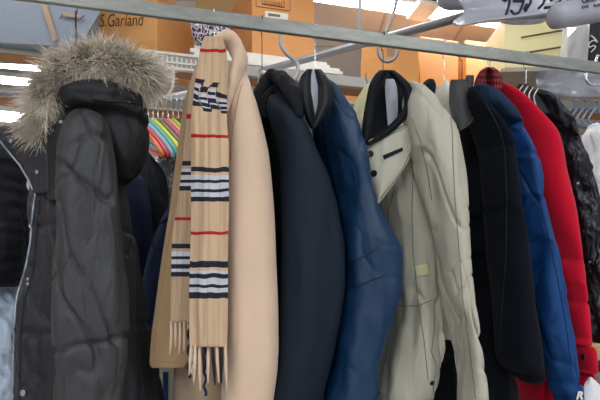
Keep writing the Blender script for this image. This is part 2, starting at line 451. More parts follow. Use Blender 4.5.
# ------------------------------------------------------------------ the room (axes follow the rails)
Zc = 3.15
O = Vector((0, 3, 0))
def roombox(name, a, b_, z0, z1, mat):
    """a, b_ = (along E, along N) extents"""
    P = E*a[0]+N*b_[0]+Vector((0, 0, z0))
    return struct(box(name, P, a[1]-a[0], b_[1]-b_[0], z1-z0, mat, bv=0))
roombox('floor', (-6, 7), (-4, 8), -.1, 0, M['floor'])
o = roombox('ceiling', (-6, 7), (-4, 8), Zc, Zc+.1, M['ceil'])
roombox('wall_back', (-6, 7), (8, 8.1), 0, Zc, M['wall'])
roombox('wall_left', (-6.1, -6), (-4, 8), 0, Zc, M['wall'])
roombox('wall_right', (7, 7.1), (-4, 8), 0, Zc, M['wall'])
def fixture(label, e0, e1, nn, w=.26):
    t = thing('ceiling_light', label, 'light', E*(e0+e1)/2+N*(nn+w/2)+Vector((0, 0, Zc)), 'fluorescent ceiling lights')
    box('light_housing', E*e0+N*nn+Vector((0, 0, Zc-.06)), e1-e0, w, .059, M['fixture'], t, bv=.004)
    box('light_diffuser', E*(e0+.03)+N*(nn+.02)+Vector((0, 0, Zc-.0625)), e1-e0-.06, w-.04, .0024, M['lamp'], t, bv=0)
q = at(440, 14, 3.11)
nn0 = Vector((q.x, q.y, 0)).dot(N)
fixture('long fluorescent ceiling light running behind the carton and the pipe', .7, 4.2, nn0-.08, .16)
fixture('fluorescent ceiling light glimpsed left of the parka fur, the topmost band', -3.6, -.7, 4.22, .24)
fixture('fluorescent ceiling light glimpsed left of the parka fur, the middle band', -3.8, -.7, 4.55, .28)
fixture('fluorescent ceiling light glimpsed left of the parka fur, the lowest band', -4.4, -.7, 5.5, .38)
for i, (e0, nn) in enumerate(((-2.2, -1.0), (.7, -1.0), (-2.2, -2.2), (.7, -2.2), (-2.2, -3.4), (.7, -3.4))):  # unseen room lights; extra rows added for top light on the folds
    fixture('unseen fluorescent ceiling light overhead, outside the picture', e0, e0+1.5, nn, .3)

for e0, w_ in ((-2.0, 'left'), (.1, 'middle'), (2.2, 'right')):  # unseen lights, added to brighten the cartons and the ceiling behind
    t = thing('added_fill_light', 'unseen light added over the cartons to brighten them and the ceiling, the '+w_+' one', 'light', E*(e0+.8)+N*1.8+Vector((0, 0, Zc-.3)), 'added unseen lights')
    box('light_housing', E*e0+N*1.7+Vector((0, 0, Zc-.3)), 1.7, .2, .03, M['fixture'], t, bv=.003)
    box('light_diffuser', E*(e0+.02)+N*1.72+Vector((0, 0, Zc-.312)), 1.66, .16, .011, M['fill_down'], t, bv=0)
    box('light_diffuser', E*(e0+.02)+N*1.72+Vector((0, 0, Zc-.269)), 1.66, .16, .011, M['fill_up'], t, bv=0)
    for k in (.3, 1.4): box('added_light_rod', E*(e0+k)+N*1.8+Vector((0, 0, Zc-.26)), .01, .01, .26, M['fixture'], t, bv=0)
# ------------------------------------------------------------------ front rail
def railpoint(px, py):
    # the rail lies in the vertical plane through (0,-10,1.0) along E
    return planept(at(0, -10, 1.0), TH, px, py)
P0 = at(0, -10, 1.0); zr = P0.z; H = .034; D_ = .012
def rp(px): p = railpoint(px, 0); return Vector((p.x, p.y, zr))
rack = thing('garment_rack', 'long grey painted flat steel rail carrying the front row of coats', 'clothes rack', rp(300)*1)
rack.location.z = 0
a, b_ = rp(-170), rp(790)
box('rail_bar', a-N*D_/2+Vector((0, 0, -H/2)), (b_-a).length, D_, H, M['railpaint'], rack, bv=.0025)
for p in (a, b_):
    box('upright_post', Vector((p.x, p.y, 0))+N*D_/2, .04, .04, zr+.02, M['railpaint'], rack, bv=.003)
    box('foot', Vector((p.x, p.y, 0))-N*.25+N*.03, .05, .5, .03, M['railpaint'], rack, bv=.003)

def hanger(px, pyneck, label, mat, ymat=None, twist=False, u=(.3, -.95), body=True, wood=False, span=.1, r=.0011):
    P = rp(px); neck = Vector((P.x, P.y, CZ+(HY-pyneck)/F*P.y))
    t = thing('clothes_hanger', label, 'clothes hanger', neck, 'hangers on the front rail')
    top = zr+H/2
    f = N*(D_/2+.004)
    pts = [neck, neck+Vector((0, 0, .02)), Vector((P.x, P.y, zr-H/2-.012)), Vector((P.x, P.y, zr-H/2-.006))+f*.9, Vector((P.x, P.y, zr))+f*1.0, Vector((P.x, P.y, top-.001))+f*.9,
           Vector((P.x, P.y, top+.0035)), Vector((P.x, P.y, top-.001))-f*.9, Vector((P.x, P.y, zr+.008))-f]
    tube('hook', pts, r, mat, t, ns=8)
    if twist:
        c = []
        for k in range(40):
            a_ = k*1.1; c.append(neck+Vector((math.cos(a_)*.002, math.sin(a_)*.002, .002+k*.0011)))
        tube('twisted_neck', c, .0011, mat, t, ns=6, smooth=False)
    if body:
        U = Vector((u[0], u[1], 0)).normalized()
        pts = [neck+U*s*span+Vector((0, 0, -.004-.045*abs(s)**1.5)) for s in (-1, -.6, -.25, 0, .25, .6, 1)]
        tube('hanger_arms', pts, .006 if wood else .003, ymat or mat, t, ns=8)
    return t

# ------------------------------------------------------------------ 1 parka
uP = (.45, -.9)
hanger(76, 31, 'thin black twisted-wire hanger holding the fur-hooded parka', M['darkwire'], twist=True, u=uP, span=.05, r=.0012)
pk = thing('hooded_parka', 'charcoal quilted parka with a fluffy fur-trimmed hood, leftmost coat on the rail', 'coat', rp(76)-Vector((0, 0, .9)))
sm = [(118, .04), (228, .03), (328, -.02), (438, .0)]
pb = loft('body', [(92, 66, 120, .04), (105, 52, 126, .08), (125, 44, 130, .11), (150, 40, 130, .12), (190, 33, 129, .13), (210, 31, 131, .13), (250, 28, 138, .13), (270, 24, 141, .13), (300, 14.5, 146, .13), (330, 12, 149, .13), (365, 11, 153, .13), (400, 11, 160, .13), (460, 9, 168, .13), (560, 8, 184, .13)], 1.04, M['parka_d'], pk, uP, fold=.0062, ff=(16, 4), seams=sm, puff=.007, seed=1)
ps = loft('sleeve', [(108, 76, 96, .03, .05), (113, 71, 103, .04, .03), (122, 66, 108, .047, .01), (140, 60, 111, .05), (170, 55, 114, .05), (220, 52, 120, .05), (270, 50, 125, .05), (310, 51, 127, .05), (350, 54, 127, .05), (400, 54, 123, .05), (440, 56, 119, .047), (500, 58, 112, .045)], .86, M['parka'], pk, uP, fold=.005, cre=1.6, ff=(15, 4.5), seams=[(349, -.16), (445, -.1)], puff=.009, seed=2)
fl = sheet('collar_flap', [(122, 12, 70), (130, -6, 70), (142, -8, 66), (150, 6, 62), (165, 19, 60), (180, 28, 58), (193, 33, 56)], .93, M['parka_d'], pk, .012, .02, .004, (18, 9), seed=3, YR=.90)
seam('zip', fl, [(-2, 139), (2, 143), (8.5, 151), (20, 165), (29, 180), (33, 190)], M['zip'], .0022)
for q in ((11, 141), (37, 172)): disc('snap', fl, q[0], q[1], .0042, M['snap'])
seam('zip', pb, [(36, 193), (33, 212), (31, 240), (28, 258), (25, 272), (19, 290), (16, 305), (14.5, 330), (13.5, 365), (13.5, 399)], M['zip'], .0024)
for q in ((28, 279), (28, 284), (23, 393)): disc('snap', pb, q[0], q[1], .0035 if q[1] < 300 else .0065, M['snap'])
seam('front_seam', pb, [(40, 200), (36, 240), (33, 275), (24, 300), (21, 330), (20, 365), (20, 400)], M['seamd'], .0012)
hd = loft('hood', [(82, 80, 134, .05, -.03), (88, 68, 143, .08, -.05), (95, 58, 147, .09, -.055), (103, 55, 148, .095, -.05), (110, 58, 148.5, .098, -.04), (115, 70, 148.5, .1, -.02), (124, 80, 148, .1, 0), (140, 86, 147, .1), (160, 98, 143, .09), (172, 106, 137, .07), (180, 116, 131, .04)], .985, M['hood'], pk, uP, fold=.004, ff=(22, 12), seams=[(103, -.03)], puff=.004, seed=4)
hi = sheet('hood_opening', [(92, 66, 96), (100, 58, 96), (112, 53, 90), (125, 48, 82), (138, 44, 72), (165, 46, 66), (200, 47, 58)], .9, M['hood'], pk, .02, .01, .004, (30, 20), seed=5, YR=.865)
seam('hood_piping', hd, [(92, 99), (110, 101), (130, 102), (146, 103)], M['seamd'], .0018)
disc('snap', hi, 61, 122, .004, M['snap']); 
# fur trim
fp = smooth_path([at(42, 134, .92), at(46, 117, .915), at(53, 98, .905), at(64, 81, .90), at(82, 69, .90), at(105, 66, .895), at(128, 70, .90), at(142, 76, .91), at(151, 82, .93)], 10)
fr_ = []
n_ = len(fp)
rad = [.012+.017*math.sin(math.pi*min(1, (i/(n_-1))*1.0+.0))**.5 for i in range(n_)]
vs, fs = tube_mesh(fp, 0, 14, radii=rad)
ft = link('fur_trim', mesh(vs, fs), M['furskin'], pk)
HV = []; HF = []; HC = []
pal = [(0.075, .058, .042), (.24, .185, .13), (.68, .58, .45), (.95, .88, .74)]
def lerp3(a, b, t): return tuple(a[k]+(b[k]-a[k])*t for k in range(3))
for k in range(15000):
    s = random.random()*(n_-1); i = min(n_-2, int(s)); p = fp[i].lerp(fp[i+1], s-i); d = (fp[i+1]-fp[i]).normalized()
    sx = d.cross(Vector((0, 1, 0))).normalized(); sy = sx.cross(d)
    a_ = random.random()*2*math.pi; rd = sx*math.cos(a_)+sy*math.sin(a_)
    if rd.y > .75: rd.y = -rd.y
    root = p+rd*rad[i]*.95
    f = s/(n_-1)
    flow = d*(f-.42)*1.7 + Vector((0, 0, -.15))
    dr = (rd+flow*.9+Vector(noise.noise_vector(root*48))*.75+Vector((random.gauss(0, .28), random.gauss(0, .28), random.gauss(0, .28)))).normalized()
    if rd.z < -.3: Lk = .6
    else: Lk = 1
    L = random.uniform(.022, .04)*Lk*(1.12 if random.random() < .12 else 1)
    curl = Vector((random.gauss(0, .012), random.gauss(0, .01), random.gauss(-.004, .01)))
    side = dr.cross((CAM-root).normalized()+Vector((random.gauss(0, .5), 0, random.gauss(0, .5))))
    if side.length < .05: continue
    side.normalize()
    w = random.uniform(.0006, .0012)
    b0 = len(HV); tone = max(0, min(1, .45+.55*noise.noise(root*34)+random.gauss(0, .18)))
    segs = 4; hairc = []
    for g in range(segs+1):
        t = g/segs; q = root+dr*L*t+(curl+Vector((0, 0, -.006)))*t*t; ww = w*(1-t*.85)
        HV += [q-side*ww, q+side*ww]
        if t < .3: c_ = lerp3(pal[0], pal[1], t/.3)
        elif t < .75: c_ = lerp3(pal[1], lerp3(pal[2], pal[3], tone), (t-.3)/.45)
        else: c_ = lerp3(lerp3(pal[2], pal[3], tone), lerp3(pal[1], pal[3], tone), (t-.75)/.25)
        c_ = tuple(x*(.65+.6*tone) for x in c_)
        HC += [c_, c_]
    for g in range(segs): q = b0+g*2; HF.append((q, q+1, q+3, q+2))
me = mesh(HV, HF); ca = me.color_attributes.new('fur', 'FLOAT_COLOR', 'POINT')
for i, c_ in enumerate(HC): ca.data[i].color = (c_[0], c_[1], c_[2], 1)
fo = link('fur_hair', me, M['fur'], ft)
fo['kind'] = 'stuff'

# ------------------------------------------------------------------ 2 camel coat and scarf
hanger(214, 45, 'metal hanger under the knotted plaid scarf', M['chrome'], span=.05)
cc = thing('camel_coat', 'camel wool coat hanging under the plaid scarf', 'coat', rp(210)-Vector((0, 0, 1.0)))
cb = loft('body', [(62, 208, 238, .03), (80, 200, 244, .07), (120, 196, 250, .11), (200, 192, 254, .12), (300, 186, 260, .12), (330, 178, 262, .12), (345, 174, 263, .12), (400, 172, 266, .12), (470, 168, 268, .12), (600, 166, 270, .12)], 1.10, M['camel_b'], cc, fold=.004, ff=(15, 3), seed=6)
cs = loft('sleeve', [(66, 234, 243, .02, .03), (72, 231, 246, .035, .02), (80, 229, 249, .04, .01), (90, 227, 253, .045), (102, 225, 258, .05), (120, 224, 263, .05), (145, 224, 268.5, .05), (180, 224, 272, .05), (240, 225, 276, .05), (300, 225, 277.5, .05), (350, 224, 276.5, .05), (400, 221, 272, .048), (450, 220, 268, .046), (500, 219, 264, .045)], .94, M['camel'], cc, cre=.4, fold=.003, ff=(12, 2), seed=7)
seam('shoulder_seam', cs, [(242, 84), (238, 100), (233, 130), (231, 160)], M['camel_d'], .001)
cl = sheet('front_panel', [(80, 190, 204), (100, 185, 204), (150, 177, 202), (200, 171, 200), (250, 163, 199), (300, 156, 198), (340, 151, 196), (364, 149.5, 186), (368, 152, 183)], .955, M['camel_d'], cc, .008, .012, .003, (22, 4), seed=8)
seam('edge_stitching', cl, [(190, 100), (181, 150), (175, 200), (167, 250), (160, 300), (155, 340), (153, 361), (182, 363.5)], M['camel_b'], .0008)
sc = thing('plaid_scarf', 'tan plaid scarf with black, white and red bands, knotted over the camel coat hanger', 'scarf', at(208, 60, .94))
bn = [(77/400, 104/400), (166/400, 201/400), (260/400, 297/400)]
SM = scarf_mat('scarf_plaid', bn, [48/400, 133/400, 230/400]); 
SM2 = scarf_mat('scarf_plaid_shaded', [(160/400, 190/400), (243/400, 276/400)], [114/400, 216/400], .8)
def scuv(t, p):
    g = math.exp(-((p-95)/24)**2)
    d = (0, -7, -1, -9)[min(3, int((t+.1*math.sin(p*.15))*4))] if t < 1 else -9
    return (t, (p-7*t*g+d*g*1.1-1.4*noise.noise(Vector((t*4, p*.05, 0))))/400)
s1 = sheet('front_end', [(36, 205, 222), (42, 202, 224), (55, 199, 227), (75, 196, 228), (100, 193, 227), (120, 191, 227), (150, 191, 229), (200, 191, 229), (260, 190, 228), (300, 189, 228), (347, 189.5, 227)], .865, SM, sc, .010, .016, .0062, (46, 5), nu=60, seed=9, uvf=scuv)
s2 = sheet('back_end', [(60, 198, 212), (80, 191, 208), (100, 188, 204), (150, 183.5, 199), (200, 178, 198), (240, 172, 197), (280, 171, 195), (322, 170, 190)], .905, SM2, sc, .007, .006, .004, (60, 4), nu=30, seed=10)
tube('neck_loop', [at(214, 44, .895), at(222, 39, .90), at(231, 42, .905), at(238, 52, .91), at(238, 66, .905), at(233, 80, .90), at(228, 96, .895), at(226, 112, .90)], .014, M['camel'], sc, ns=14, flat=.8, radii=[.014, .018, .02, .02, .02, .018, .014, .006], crump=.004)
fringe = []
for k in range(9):
    x = 191+k*4.3; y0 = 345; ln = random.choice((26, 34, 40, 46, 38, 30)); dx = random.uniform(-3, 3)
    tube('fringe_tassel', [at(x, y0, .862), at(x+dx*.3, y0+ln*.4, .858), at(x+dx, y0+ln, .86)], .0022, M['seamnavy'] if k in (3, 5, 7) else M['camel'], sc, ns=6, radii=[.0022, .0034, .0015])
for k in range(5):
    x = 171+k*4.4; ln = 26+random.uniform(0, 12)
    tube('fringe_tassel', [at(x, 321, .903), at(x+.3, 321+ln*.5, .902), at(x+random.uniform(-1, 2), 321+ln, .904)], .002, M['camel'], sc, ns=6, radii=[.0022, .003, .0015])
# twisted dark tassels hanging between the two ends
for (x, y, l, mt) in ((189, 322, 56, 'bgnavy'), (193, 330, 50, 'whiteplastic'), (205, 346, 50, 'bgblue')):
    pts = [at(x+1.2*math.sin(k*.9), y+l*k/24, .88+.003*math.cos(k*.9)) for k in range(25)]
    tube('fringe_tassel', pts, .0028, M[mt], sc, ns=6, smooth=False)

# ------------------------------------------------------------------ 3 navy coat
hanger(262, 72, 'white plastic hanger showing beside the navy coat collar', M['darkwire'], M['whiteplastic'], wood=True, span=.07)
nc = thing('navy_coat', 'dark navy coat with a rolled black hood collar, between camel coat and blue leather jacket', 'coat', rp(262)-Vector((0, 0, 1.0)))
nb = loft('body', [(82, 260, 290, .04), (95, 254, 297, .08), (120, 252, 302, .12), (150, 254, 308, .13), (250, 258, 318, .13), (400, 256, 318, .13), (600, 254, 320, .13)], 1.14, M['navyblk'], nc, seed=11)
ns_ = loft('sleeve', [(96, 268, 288, .025, .03), (102, 266, 295, .038, .015), (112, 268, 301, .045), (130, 276, 309.5, .055), (150, 280, 318, .06), (180, 282, 330, .06), (210, 282, 339, .06), (250, 281, 345.5, .06), (280, 280, 345, .06), (320, 278, 340, .06), (350, 276, 334, .058), (400, 271, 325, .055), (450, 268, 318, .05), (500, 266, 310, .05)], .97, M['navy1'], nc, cre=.15, fold=.0038, ff=(12, 3.4), seed=12)
tube('rolled_collar', [at(257, 122, 1.02), at(258, 104, 1.02), at(263, 88, 1.03), at(272, 79, 1.04), at(281, 79, .99), at(289, 88, .95), at(295, 102, .93), at(300, 118, .925)], .018, M['navyblk'], nc, ns=14, flat=.9, radii=[.012, .018, .02, .019, .019, .018, .014, .007], crump=.005)
tube('rolled_collar', [at(264, 118, 1.0), at(267, 100, 1.0), at(275, 90, 1.01), at(284, 96, 1.0), at(290, 112, .99)], .014, M['navyblk'], nc, ns=18, radii=[.01, .014, .014, .012, .007], crump=.005)
tube('hanging_loop', [at(262, 88, 1.01), at(259, 82, 1.02), at(261, 78, 1.03), at(266, 80, 1.02)], .0018, M['seamd'], nc)

# ------------------------------------------------------------------ 4 blue leather jacket
hanger(315, 70, 'chrome-hooked hanger inside the grey-lined collar of the blue leather jacket', M['chrome'], span=.05)
bl = thing('leather_jacket', 'blue leather jacket with black collar and silvery grey lining', 'jacket', rp(315)-Vector((0, 0, .9)))
bb = loft('body', [(84, 304, 322, .03), (100, 301, 338, .08), (130, 303, 352, .12), (200, 312, 362, .13), (300, 320, 372, .13), (400, 322, 372, .13), (560, 322, 372, .13)], 1.18, M['blueleather'], bl, seed=13)
bs = loft('sleeve', [(78, 321, 327, .02), (83, 320, 334, .035), (91, 319, 341, .042), (101, 319, 347, .045), (113, 321, 352.5, .055), (130, 325, 358.5, .06), (148, 330, 364, .06), (162, 333, 369, .06), (200, 340, 378, .06), (230, 345, 389, .06), (250, 347, 400, .058), (257, 347, 402.5, .056), (268, 347, 403, .056), (285, 345, 401, .056), (320, 341, 394, .056), (360, 334, 384, .056), (400, 326, 376, .056), (450, 320, 367, .05), (500, 316, 360, .048)], 1.0, M['blueleather'], bl, cre=.5, fold=.0045, ff=(16, 8), seed=14)
sheet('lining', [(70, 308, 318), (80, 306, 321), (95, 307, 321), (110, 309, 319), (124, 311, 316)], 1.10, M['lining'], bl, .006, -.01, .003, (40, 8), seed=15)
sheet('collar', [(69, 307, 313), (76, 301, 311), (88, 298, 311), (102, 299, 313), (116, 304, 315), (128, 310, 315.5)], 1.04, M['leathercollar'], bl, .008, .012, .002, seed=16)
sheet('collar', [(69, 314, 321), (78, 316, 328), (88, 318, 333), (100, 318, 333), (112, 316, 327), (122, 313, 321), (129, 311.5, 315)], .925, M['leathercollar'], bl, .008, .012, .002, seed=17)
seam('sleeve_seam', bs, [(333, 92), (330, 108), (332, 128), (338, 150), (345, 175)], M['seamnavy'], .0012)
seam('elbow_crease', bs, [(343, 290), (356, 287), (370, 281), (384, 276)], M['seamnavy'], .0012)
seam('elbow_crease', bs, [(352, 262), (368, 255), (380, 246)], M['seamnavy'], .0009)

# ------------------------------------------------------------------ 5 beige jacket
hanger(383, 74, 'wire hanger inside the dark collar of the beige jacket', M['darkwire'], span=.05)
bj = thing('beige_jacket', 'light beige zip jacket with a dark navy stand collar and buttoned neck flap', 'jacket', rp(383)-Vector((0, 0, .9)))
bod = loft('body', [(100, 376, 415, .03, .06), (110, 368, 424, .06, .06), (122, 362, 438, .08, .05), (147, 362, 446, .09, .02), (165, 367, 448, .09), (200, 375, 448, .09), (230, 384, 446, .09), (260, 386, 442, .09), (290, 387, 440, .09), (315, 388, 441, .09), (335, 386, 444, .09), (350, 384, 446, .09), (365, 380, 443, .09), (385, 376, 439, .085), (396, 374, 436, .08), (406, 378, 433, .07)], 1.17, M['beige'], bj, fold=.0055, ff=(17, 4), n=110, seed=18)
bsl = loft('sleeve', [(82, 407, 416, .02), (86, 404, 423, .035), (93, 402, 431, .045), (102, 401, 440, .05), (113, 402, 448, .055), (125, 404, 454, .057), (140, 408, 459.5, .06), (170, 416, 465, .06), (200, 423, 468.5, .06), (250, 433, 471, .055), (300, 439, 475, .055), (320, 444, 478, .055), (345, 449, 481, .05), (365, 452, 483, .05), (400, 454, 488, .05), (450, 457, 494, .05), (490, 459, 497, .048)], 1.03, M['beige'], bj, cre=1.6, fold=.0048, ff=(18, 4), n=110, seed=19)
sheet('collar_inside', [(70.5, 379, 394), (75, 374.5, 400), (82, 371, 407), (92, 368, 413), (105, 365.5, 412), (118, 363.5, 405), (130, 362, 393), (140, 361, 378), (146, 361, 367)], 1.07, M['navyblk'], bj, .008, -.012, .002, seed=20)
sheet('lining_label', [(79, 386, 394), (88, 385, 397), (108, 386.5, 398), (127, 388, 396.5)], 1.065, M['lining'], bj, .003, .002, .002, seed=21)
sheet('collar', [(70, 380, 388), (76, 374, 385), (86, 369, 379), (100, 366, 375), (118, 363, 373), (134, 361.5, 371), (145, 361, 367)], 1.03, M['navyblk'], bj, .01, .01, .002, seed=22)
sheet('collar', [(70, 387, 394), (76, 391, 402), (84, 398, 410), (92, 403, 415), (105, 404, 414), (118, 396, 406.5), (130, 383, 395), (138, 374, 384), (145, 364, 371)], 1.02, M['navyblk'], bj, .01, .01, .002, seed=23)
pf = sheet('neck_flap', [(126, 402, 414), (134, 384, 417), (142, 366, 416), (150, 363, 413), (160, 365, 409), (172, 368, 402), (184, 371, 394), (196, 374, 385), (204, 376, 379)], 1.035, M['beige'], bj, .008, .016, .003, (26, 10), seed=24)
seam('stitching', pf, [(366, 145), (384, 138), (402, 130), (412, 124)], M['seambeige'], .0007)
seam('stitching', pf, [(414, 130), (411, 150), (403, 168), (392, 184), (379, 199)], M['seambeige'], .0011)
disc('button', pf, 370.5, 154, .0075, M['button']); disc('button', pf, 374, 173.5, .0078, M['button'])
patch('pocket_welt', pf, ((383, 155.5), (402, 147.5), (402.5, 151), (384, 159.5)), M['navyblk'])
for pts in ([(395, 190), (388, 210), (389, 240), (392, 262)], [(414, 160), (412, 200), (413, 250), (418, 300), (424, 340), (428, 380)], [(389, 303), (404, 306), (418, 306), (432, 300)], [(392, 306), (389, 340), (383, 375)], [(434, 300), (434, 330), (431, 352), (436, 364), (433, 392)]):
    seam('seam_line', bod, pts, M['seambeige'], .0011)
patch('chest_patch', bod, ((415, 266), (427, 263), (429, 274), (417, 277)), M['paleyellow'])
patch('pocket_opening', bod, ((438, 314), (444, 312), (443, 322), (437, 331)), M['seamnavy'], lift=.002)
disc('button', bod, 432, 383, .006, M['button']); disc('button', bod, 379, 393, .005, M['button'])
for pts in ([(448, 100), (452, 130), (453, 160), (455, 200), (459, 250), (463, 300), (470, 350), (476, 399)], [(412, 118), (420, 140), (427, 170), (432, 200)]):
    seam('sleeve_seam', bsl, pts, M['seambeige'], .0009)
ys = thing('yellow_shirt', 'pale yellow garment, only its shoulder showing behind the beige jacket collar', 'shirt', rp(372)+N*.22-Vector((0, 0, .7)))
loft('body', [(84, 364, 371, .02), (94, 357, 378, .05), (110, 351, 384, .07), (135, 347, 386, .08), (300, 346, 386, .08), (420, 346, 386, .08)], 1.52, M['paleyellow'], ys, seed=25)
hk = tube('hook', [at(366, 73, 1.5), at(366, 78, 1.5), at(368, 86, 1.52)], .0015, M['darkwire'], ys)

# ------------------------------------------------------------------ 6 cream jacket and dark coats
cj = thing('cream_jacket', 'cream jacket with a rounded black collar squeezed between beige jacket and leather-collared coat', 'jacket', rp(428)-Vector((0, 0, .9)))
loft('body', [(81, 443, 448, .015), (84, 439, 450, .03), (90, 433, 452, .04), (98, 428, 453, .05), (112, 432, 455, .055), (140, 440, 457, .055), (300, 442, 458, .055), (340, 444, 458, .05)], 1.21, M['cream'], cj, seed=26)
loft('collar', [(80, 423, 434, .02), (86, 418, 436, .03), (94, 417, 435, .035), (102, 420, 436, .03), (110, 425, 438, .02)], 1.16, M['navyblk'], cj, seed=27)
hanger(444, 86, 'thin wire hanger above the cream jacket', M['chrome'], span=.04)
c1 = thing('dark_overcoat', 'near-black overcoat with a charcoal leather lapel, right of the beige sleeve', 'coat', rp(460)-Vector((0, 0, 1.0)))
c1b = loft('body', [(96, 452, 466, .03), (110, 450, 478, .07), (140, 450, 486, .1), (200, 452, 492, .11), (280, 446, 498, .11), (340, 437, 504, .11), (370, 434, 512, .11), (400, 432, 519, .11), (480, 430, 524, .11), (600, 428, 528, .11)], 1.26, M['navydark'], c1, fold=.005, ff=(14, 2.5), seed=28)
sheet('leather_lapel', [(79.5, 451, 466), (82, 450, 467), (90, 449, 468), (100, 449, 470), (110, 450, 472), (119, 453, 474), (122, 455, 474), (126, 457, 469), (131, 459, 461)], 1.11, M['charleather'], c1, .009, .006, .001, nu=30, seed=29)
seam('lapel_edge', bpy.data.objects['leather_lapel'], [(465.5, 82), (467, 92), (469, 104), (473, 118), (467, 126), (460, 130)], M['seambeige'], .0008)
sheet('stand_collar', [(75, 467, 474), (80, 465, 474), (90, 466, 473), (98, 468, 473)], 1.13, M['charleather'], c1, .006, .005, .001, seed=30)
hanger(462, 82, 'wire hanger of the overcoat with the leather lapel', M['darkwire'], span=.04)
c2 = thing('navy_overcoat', 'midnight navy wool coat whose hemmed wide sleeve ends low in front of the blue jacket', 'coat', rp(477)-Vector((0, 0, 1.0)))
c2b = loft('body', [(96, 476, 500, .05), (130, 478, 512, .09), (200, 480, 520, .1), (300, 482, 524, .1), (360, 484, 526, .1), (372, 488, 524, .1)], 1.30, M['navydark2'], c2, seed=31)
c2s = loft('sleeve', [(88, 468, 475, .02), (94, 467, 481, .035), (102, 467, 488, .045), (110, 469, 495, .05), (118, 471, 501, .05), (127, 474, 507, .052), (136, 477, 512, .055), (160, 481, 516.5, .06), (200, 484, 520.5, .06), (230, 486, 526, .06), (266, 488, 532, .06), (300, 491, 536, .06), (340, 494, 542, .06), (360, 496, 545, .06), (370, 501, 546, .06), (379, 512, 546, .055), (384, 522, 543, .045)], 1.10, M['navydark2'], c2, cre=.4, fold=.003, ff=(13, 3), seed=32)
seam('sleeve_seam', c2s, [(485, 103), (493, 116), (500, 130), (505, 150), (507, 200), (506, 260), (502, 310), (500, 350)], M['seamnavy'], .0013)
seam('hem_stitch', c2s, [(498, 360), (510, 370), (524, 378), (543, 379)], M['seamnavy'], .001)

# ------------------------------------------------------------------ 7 blue jacket
bu = thing('blue_jacket', 'royal blue nylon jacket, its long sleeve hanging between dark coat and red coat', 'jacket', rp(486)-Vector((0, 0, .9)))
bub = loft('body', [(94, 484, 505, .04), (120, 486, 518, .08), (200, 490, 530, .1), (300, 500, 540, .1), (380, 504, 546, .1)], 1.33, M['bluecollar'], bu, seed=33)
bus = loft('sleeve', [(85, 474, 483, .02), (89, 470, 492, .035), (95, 471, 501, .045), (102, 474, 510, .048), (110, 482, 516, .05), (122, 492, 523, .055), (138, 502, 530.5, .055), (160, 508, 535.5, .055), (200, 514, 546, .055), (240, 520, 556, .055), (266, 524, 563, .055), (300, 529, 570, .055), (330, 533, 576, .055), (355, 539, 578.5, .055), (375, 545, 581, .05), (392, 551, 583.5, .048), (402, 556, 584, .045), (414, 560, 584, .04)], 1.14, M['blue'], bu, fold=.006, ff=(15, 5), seed=34)
loft('yoke', [(84, 473, 483, .02), (88, 469.5, 491, .036), (95, 470, 502, .046), (102, 473, 511, .05), (110, 481, 517, .052), (118, 487, 521, .05), (124, 496, 523.5, .045)], 1.135, M['bluecollar'], bu, fold=.003, seed=44)
seam('sleeve_seam', bus, [(528, 145), (535, 180), (546, 225), (556, 270), (565, 320), (572, 370)], M['bluecollar'], .0009)
lg, ln = hit(bus, 578, 396)
if lg: text_on('sleeve_logo', 'R', lg+ln*.003+Vector((-.008, -.002, -.006)), 0, .026, M['whiteplastic'], bu, shear=.25, bold=.0012)

# ------------------------------------------------------------------ 8 red coat
rc = thing('red_coat', 'bright red wool coat with red and black plaid hood lining', 'coat', rp(491)-Vector((0, 0, .95)))
hanger(490, 68, 'wire hanger rising from the plaid hood', M['chrome'], span=.03)
rb = loft('body', [(98, 498, 515, .04), (130, 500, 535, .08), (200, 508, 556, .1), (300, 512, 570, .1), (360, 514, 574, .1), (375, 516, 577, .1), (400, 514, 578, .1), (500, 512, 580, .1)], 1.38, M['red'], rc, seed=35)
rs = loft('sleeve', [(84, 500, 507, .02), (88, 500, 515, .035), (96, 502, 525, .045), (108, 506, 537, .05), (122, 512, 549, .055), (138, 519, 559, .055), (170, 526, 569, .055), (200, 534, 576, .055), (240, 543, 581, .055), (266, 548, 584, .055), (300, 555, 589, .05), (345, 562, 592, .05)], 1.20, M['red'], rc, cre=.5, fold=.003, ff=(13, 4), seed=36)
cu = loft('cuff', [(346, 562, 593, .05), (349, 562, 596, .055), (360, 563, 597.5, .055), (370, 564, 598, .055), (373, 564, 597, .05)], 1.20, M['red'], rc, fold=.002, seed=37, step=1.5)
patch('cuff_buckle', cu, ((582, 354), (585, 354), (585, 360), (582, 360)), M['button'])
loft('sleeve_lining', [(374, 563, 594, .045), (378, 562, 597, .05), (386, 562, 592, .05), (392, 562, 586, .045)], 1.21, M['red'], rc, fold=.004, seed=38, step=1.5)
def plaidloft(name, rows, Y, seed):
    o = sheet(name, rows, Y, M['plaid'], rc, .03, .03, .003, (30, 20), nu=30, seed=seed, step=1.2); return o
o = plaidloft('hood_lining', [(67, 486, 491), (71, 480, 491), (78, 476, 491), (85, 474, 490), (91, 475, 488), (97, 478, 487)], 1.19, 39)
o = plaidloft('hood_lining', [(67, 487, 493), (71, 488, 499), (78, 489, 502.5), (86, 489, 503), (92, 490, 501), (95, 492, 498)], 1.18, 40)

